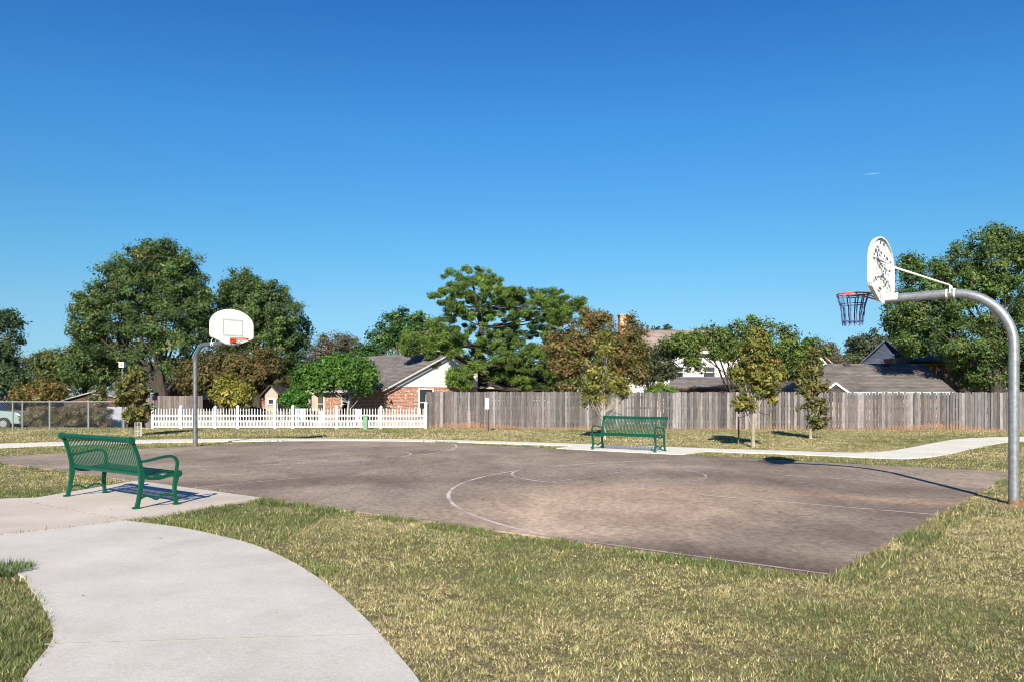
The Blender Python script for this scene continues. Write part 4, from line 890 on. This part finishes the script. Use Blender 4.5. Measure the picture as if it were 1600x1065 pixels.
# slate gable roof house
Y6 = 56; h6 = empty('slate_roof_house', (bx_(1384, Y6), Y6, -.5), -.43, label='taller house with steep dark slate gable roof behind the hip roof', cat='house')
xl, xr, xp = -2.5, 2.5, 0; ze, zp = lz(590, Y6), lz(531, Y6)
MB().slab([(xl + .3, .2, 0), (xr - .3, .2, 0), (xr - .3, .2, ze), (xl + .3, .2, ze)], 8, Vector((0, 1, 0))).build('wall', M['brownwall'], h6)
mb = MB(); kk = (zp - ze) / (xp - xl); zm = lerp(ze, zp, .62)
mb.slab([(xl + .06, -.6, ze), (xr - .06, -.6, ze), (lerp(xr, xp, .62) - .05, .7, zm), (lerp(xl, xp, .62) + .05, .7, zm)], .1, Vector((0, -.5, 1)).normalized())
mb.slab([(lerp(xl, xp, .62) + .06, .72, zm - .02), (lerp(xr, xp, .62) - .06, .72, zm - .02), (xp, .72, zp - .06)], .1, Vector((0, 1, 0)))
mb.slab([(xl - .1, -.62, ze - .02), (xp, .45, zp), (xp, 8.4, zp), (xl - .1, 8.4, ze - .02)], .1, Vector((-kk, 0, 1)).normalized()); mb.slab([(xp + .003, .45, zp), (xr + .1, -.62, ze - .02), (xr + .1, 8.4, ze - .02), (xp + .003, 8.4, zp)], .1, Vector((kk, 0, 1)).normalized())
mb.build('roof', M['shingle_blue'], h6)

# shaded house under the big tree
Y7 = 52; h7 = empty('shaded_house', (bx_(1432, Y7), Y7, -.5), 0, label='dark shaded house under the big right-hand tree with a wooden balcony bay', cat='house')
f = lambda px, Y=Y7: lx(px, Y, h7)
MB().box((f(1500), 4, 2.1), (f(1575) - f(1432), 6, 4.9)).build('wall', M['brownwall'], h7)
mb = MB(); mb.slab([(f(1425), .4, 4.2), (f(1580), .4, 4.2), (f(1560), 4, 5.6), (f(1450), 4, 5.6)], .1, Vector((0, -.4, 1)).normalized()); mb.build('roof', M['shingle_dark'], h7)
mb = MB()
for a, b in (((1441, 568), (1474, 568)), ((1441, 592), (1474, 592)), ((1441, 568), (1441, 592)), ((1474, 568), (1474, 592))):
    mb.bar((f(a[0]), .9, lz(a[1], Y7)), (f(b[0]), .9, lz(b[1], Y7)), .09, .09)
bb = mb.build('balcony_frame', mk('stained_timber', [(.26, .16, .06), (.34, .22, .09)], 5, rough=.8), h7)
MB().box((f(1457), .96, lz(580, Y7)), (f(1474) - f(1441) - .1, .03, .85)).build('balcony_screen', mk('amber_blind', [(.12, .075, .03), (.17, .11, .045)], 5, rough=.8), h7)
oc = empty('brick_chimney', (bx_(1534, 46), 46, -.5), label='small orange brick chimney stack just above the plank fence, right', cat='chimney')
MB().box((0, 0, 1.2), (.42, .42, 2.4)).build('stack', M['brick'], oc); MB().box((0, 0, 2.43), (.52, .52, .07)).build('cap', M['brick_pink'], oc)

# left yard: shed roofs, plank screens
def shed(name, label, px0, px1, Yd, eave_py, peak_py, wall, roof, rz=0, depth=3, win=False, cat='shed'):
    e = empty(name, (bx_(px0, Yd), Yd, terrain(Yd)), rz, label=label, cat=cat); w = bx_(px1, Yd) - bx_(px0, Yd)
    z1 = H + (YH - eave_py) * Yd / FPX - terrain(Yd); z2 = H + (YH - peak_py) * Yd / FPX - terrain(Yd)
    MB().slab([(0, 0, 0), (w, 0, 0), (w, 0, z1), (w / 2, 0, z2), (0, 0, z1)], depth, Vector((0, 1, 0))).build('wall', M[wall], e)
    mb = MB(); q = (z2 - z1) / (w / 2)
    mb.slab([(-.2, -.2, z1 - .2 * q + .02), (w / 2, -.2, z2 + .02), (w / 2, depth + .2, z2 + .02), (-.2, depth + .2, z1 - .2 * q + .02)], .06, Vector((-q, 0, 1)).normalized())
    mb.slab([(w / 2 + .003, -.2, z2 + .02), (w + .2, -.2, z1 - .2 * q + .02), (w + .2, depth + .2, z1 - .2 * q + .02), (w / 2 + .003, depth + .2, z2 + .02)], .06, Vector((q, 0, 1)).normalized())
    mb.build('roof', M[roof], e)
    if win: window(e, w / 2, 0, z1 * .78, .35, .3, mull=False)
    return e
shed('garden_shed', 'narrow tan garden shed with pointed gable left of the bright green bush', 414, 434, 44, 613, 602, 'tanwall', 'shingle_dark', win=True)
shed('garden_shed', 'low pale grey shed roof behind the chain link fence', 100, 200, 46, 626, 612, 'brownwall', 'shingle_pale', depth=5)
shed('back_house', 'low house with pale grey gable roof behind the tall oak trunk', 232, 312, 56, 622, 598, 'brownwall', 'shingle_pale', depth=6, cat='house')
shed('back_house', 'grey-roofed house at the far left edge behind the parked car', -90, 26, 52, 632, 606, 'brownwall', 'shingle_grey', depth=7, cat='house')
shed('back_house', 'low dark-roofed outbuilding behind the tan garden shed', 425, 500, 50, 608, 597, 'tanwall', 'shingle_dark', depth=5, cat='house')
# weathered screens behind the picket fence and bright sheet panel by the young tree
sf = empty('plank_screen', (bx_(228, 42.5), 42.5, -.4), 0, label='weathered brown plank screen behind the left end of the picket fence', cat='fence')
mb = MB(); x = 0
while x < 3.0:
    t = random.uniform(.1, .19); mb.col = (t * 1.05, t * .92, t * .88); mb.box((x, 0, .95), (.13, .02, 1.9)); x += .14
mb.build('planks', M['wood'], sf)
sf2 = empty('plank_screen', (bx_(300, 41.5), 41.5, -.4), 0, label='tan plank screen seen through the picket fence below the yellow bush', cat='fence')
mb = MB(); x = 0
while x < 6.6:
    t = random.uniform(.10, .18); mb.col = (t * 1.15, t * .92, t * .75); mb.box((x, 0, .55), (.13, .02, 1.15)); x += .14
mb.build('planks', M['wood'], sf2)
pn_ = empty('metal_panel', (bx_(168, 40.5), 40.5, -.25), .2, label='pale bluish sheet metal panel leaning behind the chain link fence', cat='panel')
mb = MB()
for i in range(12): mb.box((i * .075, .006 * (i % 2), .6), (.074, .012, 1.2))
mb.build('sheet', mk('pale_sheet_metal', [(.25, .27, .33), (.36, .38, .43)], 2, rough=.5), pn_)
# yard clutter
tp = empty('storage_bin', (bx_(402, 42.5), 42.5, -.4), .2, label='dark blue covered bin between the yellow bush and the tan shed', cat='bin')
mb = MB(); mb.add([(-.45, -.4, 0), (.45, -.4, 0), (.45, .4, 0), (-.45, .4, 0), (-.38, -.33, 1.3), (.38, -.33, 1.15), (.38, .33, 1.2), (-.38, .33, 1.35)], [(3, 2, 1, 0), (4, 5, 6, 7), (0, 1, 5, 4), (1, 2, 6, 5), (2, 3, 7, 6), (3, 0, 4, 7)]); mb.build('body', M['blue'], tp, bevel=.05)
mb = MB(); mb.bar((-.5, -.42, 1.33), (.5, -.42, 1.16), .08, .1); mb.build('lid_edge', M['dark'], tp)
cs = empty('clothes_pole', (bx_(486, 41), 41, -.35), 0, label='white T-shaped clothes pole in the yard left of the garden tree', cat='pole')
MB().tube([(0, 0, 0), (0, 0, 2.0)], .035, 8).build('post', M['white'], cs, smooth=True); MB().tube([(-.42, 0, 1.98), (.16, 0, 1.98)], .028, 8).build('crossbar', M['white'], cs, smooth=True)
def patio_chair(px, Y, rz, label):
    e = empty('patio_chair', (bx_(px, Y), Y, terrain(Y)), rz, label=label, cat='chair', group='white chairs in the yard')
    mb = MB(); mb.box((0, 0, .43), (.5, .48, .03)); mb.build('seat', M['plastic'], e)
    mb = MB()
    for k in range(5): mb.box((-.2 + k * .1, .25, .7), (.06, .02, .5))
    mb.box((0, .25, .97), (.5, .03, .06)); mb.build('backrest', M['plastic'], e)
    for a in (-.22, .22):
        for b in (-.21, .21): MB().box((a, b, .21), (.04, .04, .42)).build('leg', M['plastic'], e)
        MB().box((a * 1.08, 0, .66), (.05, .5, .03)).build('armrest', M['plastic'], e)
patio_chair(472, 39.8, .5, 'white plastic chair behind the picket fence, left of the clothes pole')
patio_chair(553, 40.2, -.7, 'white plastic chair behind the picket fence under the garden tree')
patio_chair(509, 41, 2.4, 'white plastic chair between the clothes pole and the garden tree')
# birdhouse on pole
bh = empty('birdhouse', (bx_(191, 39.5), 39.5, -.2), 0, label='white box birdhouse on a tall pole above the leftmost young tree', cat='birdhouse')
MB().tube([(0, 0, 0), (0, 0, 3.1)], .025, 8).build('pole', M['galv'], bh); mb = MB(); mb.box((0, 0, 3.22), (.24, .22, .24)); hb = mb.build('box', M['white'], bh)
MB().slab([(-.15, -.14, 3.345), (.15, -.14, 3.345), (.15, .14, 3.345), (-.15, .14, 3.345)], .02, Vector((0, 0, 1))).build('roof', M['white'], hb); MB().tube([(.02, -.112, 3.22), (.02, -.118, 3.22)], .035, 10).build('entrance', M['dark'], hb)
# parked car
car = empty('parked_car', (bx_(-22, 40.2), 40.2, terrain(40.2)), 0.05, label='pale green car partly hidden by the chain link fence at the left edge', cat='car')
prof = [(-2.2, .28), (-2.25, .62), (-2.1, .82), (-1.45, .90), (-.85, 1.32), (.55, 1.36), (1.15, .95), (1.95, .86), (2.2, .66), (2.22, .30)]
mb = MB(); mb.slab([(x, -.82, z) for x, z in prof if not (abs(x + .85) < .01 or abs(x - .55) < .01)], 1.64, Vector((0, 1, 0))); mb.build('body', M['carpaint'], car, bevel=.06)
mb = MB(); bt = [(-1.42, .89), (1.12, .94)]; tp_ = [(-.85, 1.33), (.55, 1.36)]
mb.add([(-1.42, -.79, .885), (1.12, -.79, .935), (1.12, .79, .935), (-1.42, .79, .885), (-.85, -.62, 1.32), (.55, -.62, 1.35), (.55, .62, 1.35), (-.85, .62, 1.32)], [(0, 1, 5, 4), (1, 2, 6, 5), (2, 3, 7, 6), (3, 0, 4, 7), (4, 5, 6, 7)]); mb.build('windows', M['glass'], car)
mb = MB(); mb.box((-.15, 0, 1.37), (1.46, 1.26, .05))
for a, b in (((-1.44, -.81, .89), (-.87, -.64, 1.34)), ((1.14, -.81, .94), (.57, -.64, 1.36)), ((-.15, -.81, .9), (-.15, -.65, 1.34))): mb.bar(a, b, .07, .04)
mb.build('roof_pillars', M['plastic'], car)
for x in (-1.4, 1.35):
    for y in (-.8, .8):
        w = MB().tube([(x, y - .1, .31), (x, y + .1, .31)], .31, 18).build('wheel', M['tyre'], car); MB().tube([(x, y - .112, .31), (x, y + .112, .31)], .17, 14).build('rim', M['galv'], w)
# sign post and green pedestal
sb = G(763, 673.5); sp = empty('small_sign', sb, 0, label='small white sign on a dark post in front of the plank fence', cat='sign')
MB().box((0, 0, .48), (.055, .05, .96)).build('post', M['dark'], sp)
mb = MB(); mb.box((-.05, -.035, 1.18), (.16, .012, .46)); mb.build('sign_plate', M['board_w'], sp); MB().box((-.05, -.044, 1.12), (.12, .004, .05)).build('faded_band', M['line_grey'], sp)
MB().box((-.03, 0, 1.12), (.03, .03, .50)).build('bracket', M['galv'], sp)
ub = empty('utility_pedestal', G(571, 670.5), 0, label='short pale green utility pedestal in front of the picket fence', cat='utility box')
mb = MB(); mb.box((0, 0, .29), (.2, .17, .58)); mb.build('cabinet', M['utility'], ub, bevel=.02); MB().box((0, 0, .60), (.23, .2, .05)).build('cap', M['utility'], ub, bevel=.015)

# ------------------------------------------------------------------ benches
def make_bench():
    e = empty('park_bench', (0, 0, 0)); S = 1.04      # half span; x along, -y towards the sitter's front, +y back
    prof = [(-.36, .395), (-.385, .415), (-.375, .44), (-.33, .45), (-.22, .435), (-.08, .415), (.04, .412), (.11, .43), (.15, .48), (.175, .56), (.20, .66), (.225, .77), (.25, .86), (.28, .905), (.315, .91), (.335, .885), (.33, .86)]
    sm = []
    for i in range(len(prof) - 1):
        for k in range(2): sm.append((lerp(prof[i][0], prof[i + 1][0], k / 2), lerp(prof[i][1], prof[i + 1][1], k / 2)))
    sm.append(prof[-1])
    def straps(pr, n=42, w=.023, t=.005):
        mb = MB(); 
        for k in range(n):
            x = -S + .05 + (2 * S - .1) * k / (n - 1); vs = []
            for i, (y, z) in enumerate(pr):
                a = pr[max(i - 1, 0)]; b = pr[min(i + 1, len(pr) - 1)]; d = Vector((b[0] - a[0], b[1] - a[1])).normalized(); nx, nz = -d.y * t, d.x * t
                vs += [(x - w / 2, y, z), (x + w / 2, y, z), (x + w / 2, y + nx, z + nz), (x - w / 2, y + nx, z + nz)]
            m = len(pr); fs = [(i * 4 + q, i * 4 + (q + 1) % 4, i * 4 + 4 + (q + 1) % 4, i * 4 + 4 + q) for i in range(m - 1) for q in range(4)] + [(3, 2, 1, 0), (4 * m - 4, 4 * m - 3, 4 * m - 2, 4 * m - 1)]
            mb.add(vs, fs)
        return mb
    k = next(i for i, p in enumerate(sm) if p[0] > .12)
    straps(sm[:k + 1]).build('seat', M['green'], e)
    straps(sm[k:]).build('backrest', M['green'], e)
    MB().tube([(-S - .03, .295, .885), (S + .03, .295, .885)], .036, 12).build('top_rail', M['green'], e, smooth=True)
    mb = MB(); mb.tube([(-S, -.365, .415), (S, -.365, .415)], .024, 10); mb.tube([(-S, .125, .43), (S, .125, .43)], .024, 10); mb.tube([(-S, -.12, .40), (S, -.12, .40)], .018, 8); mb.build('seat_rail', M['green'], e, smooth=True)
    def ribbon(path, w, t):                # cast bar lying in the y-z plane, w wide along x, t deep
        vs = []; m = len(path); 
        for i, (x, y, z) in enumerate(path):
            a = path[max(i - 1, 0)]; b = path[min(i + 1, m - 1)]; d = Vector((0, b[1] - a[1], b[2] - a[2])).normalized(); n = Vector((0, -d.z, d.y)) * (t[i] if hasattr(t, '__len__') else t) / 2
            for sx_, sn in ((-1, -1), (1, -1), (1, 1), (-1, 1)): vs.append((x + sx_ * w / 2, y + n.y * sn, z + n.z * sn))
        fs = [(i * 4 + q, i * 4 + (q + 1) % 4, i * 4 + 4 + (q + 1) % 4, i * 4 + 4 + q) for i in range(m - 1) for q in range(4)] + [(3, 2, 1, 0), (4 * m - 4, 4 * m - 3, 4 * m - 2, 4 * m - 1)]
        return vs, fs
    def curve(pts, n=5): return [(p[0], q[1], q[2]) for p, q in [((x,), (0, y, z)) for (y, z) in cspts(pts, n) for x in (0,)]]
    for sgn in (-1, 1):
        x = sgn * (S + .012)
        def rb(pts, w, t, n=5):
            c = cspts(pts, n); tt = t if not hasattr(t, '__len__') else list(np.interp(np.linspace(0, 1, len(c)), np.linspace(0, 1, len(t)), t)); return ribbon([(x, y, z) for y, z in c], w, tt)
        mb = MB(); mb.add(*rb([(.215, 0), (.21, .03), (.19, .12), (.165, .26), (.15, .40), (.165, .52), (.20, .66), (.245, .79), (.285, .88)], .042, [.07, .055, .05, .055, .075, .06, .05, .05, .05])); mb.box((x, .225, .012), (.06, .09, .024)); mb.build('rear_leg', M['green'], e, bevel=.008)
        mb = MB(); mb.add(*rb([(-.335, 0), (-.33, .03), (-.315, .12), (-.312, .24), (-.33, .34), (-.36, .43)], .042, [.07, .05, .045, .05, .06, .07])); mb.box((x, -.34, .012), (.06, .09, .024)); mb.build('front_leg', M['green'], e, bevel=.008)
        mb = MB(); mb.add(*rb([(.15, .605), (.05, .615), (-.12, .645), (-.24, .655), (-.315, .63), (-.35, .57), (-.345, .50), (-.33, .43)], .045, [.03, .03, .032, .034, .034, .034, .034, .034], 6)); mb.build('armrest', M['green'], e, bevel=.006)
        mb = MB(); mb.add(*rb([(.17, .43), (.05, .385), (-.1, .375), (-.22, .40), (-.36, .41)], .035, [.05, .05, .045, .045, .05])); mb.build('seat_support', M['green'], e, bevel=.006)
        mb = MB(); mb.add(*rb([(.215, .075), (.17, .125), (.09, .155), (.01, .13), (-.05, .10), (-.11, .13), (-.19, .155), (-.27, .13), (-.32, .09)], .028, .026)); mb.build('stretcher', M['green'], e, bevel=.004)
        mb = MB(); mb.tube([(x - sgn * .03, -.365, .415), (x + sgn * .032, -.365, .415)], .045, 16); mb.tube([(x - sgn * .03, .295, .885), (x + sgn * .035, .295, .885)], .046, 16)
        mb.tube([(x, .19, .62), (x + sgn * .03, .19, .62)], .014, 8); mb.build('end_cap', M['green'], e, smooth=True)
    return e
def copy_tree(o, parent=None):
    c = o.copy(); C.objects.link(c); c.parent = parent
    for ch in [q for q in bpy.data.objects if q.parent == o]: copy_tree(ch, c)
    return c
bench = make_bench()
fr = (G(157.6, 767) + G(269, 783.7) + G(105, 773) + G(214.6, 792)) / 4
bench.location = Vector((fr.x, fr.y, .03)) ; bench.location += Vector((0.19, -0.45, 0)); bench.scale = (1, 1, 1.03)
# facing +V (towards the court): local -y -> V
bench.rotation_euler = (0, 0, math.atan2(V.y, V.x) + math.pi / 2)
tag(bench, 'green metal strap bench seen from behind on the near concrete pad', 'bench', 'green park benches by the court')
b2_ = copy_tree(bench)
fc = (G(928.7, 699.3) + G(1022.6, 703.8)) / 2 + V * .33 + Vector((-.15, 0, 0))
b2_.scale = (.93, 1, 1); b2_.location = Vector((fc.x, fc.y - .95, .031)); b2_.rotation_euler = (0, 0, math.atan2(V.y, V.x) - math.pi / 2)
tag(b2_, 'green metal strap bench facing the court on the far pad, backed by the plank fence', 'bench', 'green park benches by the court')

# ------------------------------------------------------------------ basketball goals
def goal(base, d, armlen, galv, rimmat, net, label, marks, rimout, R=.78):
    """d: unit vector from the pole over the court. Local frame: x along d, y sideways."""
    ang = math.atan2(d.y, d.x); e = empty('basketball_hoop', base, ang, label=label, cat='basketball hoop', group='gooseneck basketball hoops')
    Hh = 3.02; pr = .068
    path = [(0, 0, -.1), (0, 0, .6), (0, 0, 1.4), (0, 0, Hh - R)]
    for k in range(1, 13): a = k / 12 * math.pi / 2; path.append((R - R * math.cos(a), 0, Hh - R + R * math.sin(a)))
    path += [(armlen - .06, 0, Hh - .01)]
    MB().tube(path, pr, 24).build('pole', M[galv], e, smooth=True)
    MB().tube([(0, 0, 0), (0, 0, .035), (0, 0, .07)], [.078, .075, .0705], 20).build('pole_foot', M['rust'], e, smooth=True)
    # fan backboard outline (y, z)
    hw, z0, z1, zt_, zb = .685, 3.17, 3.50, 3.95, 2.97
    out = [(-.2, zb), (.2, zb), (hw - .04, z0 - .02), (hw, z0 + .04)]
    for k in range(0, 19):
        a = k / 18 * math.pi; out.append((hw * math.cos(a) if k else hw, z1 + (zt_ - z1) * math.sin(a) ** .92))
    out += [(-hw, z0 + .04), (-hw + .04, z0 - .02)]
    bd = MB().slab([(armlen, y, z) for y, z in out], .035, Vector((1, 0, 0))).build('backboard', M['board_w'], e, bevel=.008)
    # rolled rim round the back, ribs
    mb = MB(); n = len(out)
    for i in range(n):
        a, b = out[i], out[(i + 1) % n]; mb.bar((armlen - .012, a[0] * .985, a[1]), (armlen - .012, b[0] * .985, b[1]), .022, .03, up=Vector((1, 0, 0)))
    for s in (-1, 1):
        mb.bar((armlen - .012, 0, 3.03), (armlen - .012, s * .45, 3.60), .025, .03, up=Vector((1, 0, 0)))
    mb.bar((armlen - .014, -.5, 3.60), (armlen - .014, .5, 3.60), .022, .04, up=Vector((1, 0, 0)))
    mb.build('back_rib', M['board_w'], bd)
    # target square on the front
    mb = MB(); xq = armlen + .0375
    for a, b in (((-.3, 3.22), (.3, 3.22)), ((-.3, 3.66), (.3, 3.66)), ((-.3, 3.22), (-.3, 3.66)), ((.3, 3.22), (.3, 3.66))): mb.bar((xq, a[0], a[1]), (xq, b[0], b[1]), .005, .035) if a[0] == b[0] and False else mb.box((xq, (a[0] + b[0]) / 2, (a[1] + b[1]) / 2), (.005, abs(a[0] - b[0]) + .035, abs(a[1] - b[1]) + (.035 if a[1] == b[1] else -.036)))
    mb.build('target_square', M['line_grey'], bd)
    if marks:
        mb = MB()
        def mk_(px, py, w=.03, h=.03, r=0):      # crop pixels (x 530..800 -> +y..-y)
            y = lerp(.66, -.66, (px - 530) / 265); z = lerp(3.93, 3.0, (py - 95) / 640); mb.box((armlen - .031, y, z), (.006, w, h), Matrix.Rotation(r, 3, 'X'))
        def stroke(pts, w=.022):
            for (a, b) in zip(pts[:-1], pts[1:]):
                p = [Vector((armlen - .033, lerp(.66, -.66, (q[0] - 530) / 265), lerp(3.93, 3.0, (q[1] - 95) / 640))) for q in (a, b)]; mb.bar(p[0], p[1], w, .005, up=Vector((1, 0, 0)))
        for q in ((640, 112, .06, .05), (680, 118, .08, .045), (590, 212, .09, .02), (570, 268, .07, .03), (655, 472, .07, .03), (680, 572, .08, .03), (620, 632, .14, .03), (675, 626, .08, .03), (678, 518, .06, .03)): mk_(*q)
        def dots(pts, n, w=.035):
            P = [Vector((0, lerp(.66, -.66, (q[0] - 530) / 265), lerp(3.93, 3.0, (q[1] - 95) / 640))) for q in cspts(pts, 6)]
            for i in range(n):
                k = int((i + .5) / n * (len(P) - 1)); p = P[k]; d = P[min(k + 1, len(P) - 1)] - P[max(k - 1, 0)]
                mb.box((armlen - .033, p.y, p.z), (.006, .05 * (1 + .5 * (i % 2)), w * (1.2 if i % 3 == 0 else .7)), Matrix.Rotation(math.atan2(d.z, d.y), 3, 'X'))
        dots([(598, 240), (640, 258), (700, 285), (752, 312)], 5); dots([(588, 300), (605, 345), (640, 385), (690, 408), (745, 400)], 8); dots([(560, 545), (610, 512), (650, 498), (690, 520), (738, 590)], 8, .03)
        mb.build('dark_marks', M['mark'], bd)  # small dark pieces laid on the back of the board
    # mount plate, flange, braces
    mb = MB(); mb.box((armlen - .035, 0, Hh + .03), (.03, .2, .24)); mb.tube([(armlen - .24, 0, Hh), (armlen - .02, 0, Hh)], .0725, 18); mb.build('mount', M['board_w'], e, bevel=.006)
    cx = armlen - .95 if armlen > 1.5 else .7
    for s in (-1, 1):
        MB().tube([(armlen - .01, s * .16, 3.56), (cx + .02, s * .06, Hh + .13), (cx, s * .07, Hh + .11), (cx, s * .072, Hh)], .010, 8).build('brace', M['white'], e, smooth=True)
    mb = MB()
    for dx in (-.05, .05): mb.tube([(cx + dx - .013, 0, Hh), (cx + dx + .013, 0, Hh)], .074, 18)
    mb.build('clamp', M['board_w'], e, smooth=True)
    # rim
    rr = .232; rc = armlen + .035 + rimout + rr; rz = 3.12
    rim = empty('rim', (0, 0, 0)); bpy.data.objects.remove(rim)
    mb = MB(); mb.torus((rc, 0, rz), rr, .0105, 40, 8); mb.torus((rc, 0, rz - .03), rr * .985, .008, 40, 6)
    rimo = mb.build('rim', M[rimmat], e, smooth=True)
    mb = MB(); mb.box((armlen + .045, 0, rz - .04), (.02, .18, .15))
    for s in (-1, 1):
        mb.tube([(armlen + .05, s * .08, rz - .005), (rc - rr * .9, s * .1, rz)], .009, 6); mb.tube([(armlen + .05, s * .07, rz - .12), (rc - rr * .55, s * rr * .82, rz - .03)], .010, 6); mb.tube([(armlen + .05, s * .05, rz - .1), (rc - rr * .98, s * .04, rz - .02)], .009, 6)
    mb.build('rim_bracket', M[rimmat], e)
    mb = MB()
    for k in range(12):
        a = k / 12 * 6.283; mb.torus((rc + rr * math.cos(a), rr * math.sin(a), rz - .016), .014, .004, 8, 4, (Vector((math.cos(a), math.sin(a), 0)), Vector((0, 0, 1))))
    mb.build('net_hook', M[rimmat], rimo)
    if net:
        mb = MB(); K = 12
        def pt(k, t, tw=0):
            rad = lerp(rr * .98, .155, min(1, t * 2.2) * .75 + t * .25) if t < .45 else lerp(.172, .145, (t - .45) / .55); a = (k + tw) / K * 6.283 + .1
            return Vector((rc + rad * math.cos(a), rad * math.sin(a), rz - .03 - t * .46))
        for k in range(K):
            pts = [pt(k, t, .0) + Vector((rng.normal(0, .0025), rng.normal(0, .0025), 0)) for t in np.linspace(0, 1, 9)]; mb.tube(pts, [.011 if i % 2 else .008 for i in range(9)], 6)
            pts[-1].z -= .02
        for t, q in ((.27, .0075), (.86, .0085)):
            c = pt(0, t); rad = (c - Vector((rc, 0, c.z))).length; mb.torus((rc, 0, c.z), rad, q, 36, 6)
        mb.build('net', M['netblue'], e, smooth=True)
    return e
goal(P1, U, 1.74, 'galv', 'rimred', True, 'near galvanised gooseneck hoop with blue net, white fan backboard seen from behind', True, .16)
goal(P2, -U, 1.95, 'galv_dark', 'orange', False, 'far gooseneck hoop with orange rim and white fan backboard, left end of the court', False, .12, .55)
# clay patch at the near post
c0 = P1; MB().prism([(c0.x + .26 * math.cos(a) * random.uniform(.7, 1.2), c0.y + .2 * math.sin(a) * random.uniform(.7, 1.2)) for a in np.linspace(0, 6.1, 18)], -.02, .004).build('clay_patch', M['soil'], kind='structure')

# contrail high in the sky
ct_m, n, l = newmat('contrail_vapour'); pr_ = n['Principled BSDF']; pr_.inputs['Base Color'].default_value = (.9, .92, .95, 1); tr = n.new('ShaderNodeBsdfTransparent'); ms = n.new('ShaderNodeMixShader'); ms.inputs[0].default_value = .055
l.new(tr.outputs[0], ms.inputs[1]); l.new(pr_.outputs[0], ms.inputs[2]); l.new(ms.outputs[0], n['Material Output'].inputs[0])
a = WP(1350, 273, 3000); b = WP(1375, 270.5, 3000)
MB().tube([a, a.lerp(b, .3), a.lerp(b, .7), b], [.6, 2.2, 2.4, .8], 10).build('contrail', ct_m, label='short faint white vapour trail high in the clear sky, right', cat='contrail', kind='stuff')
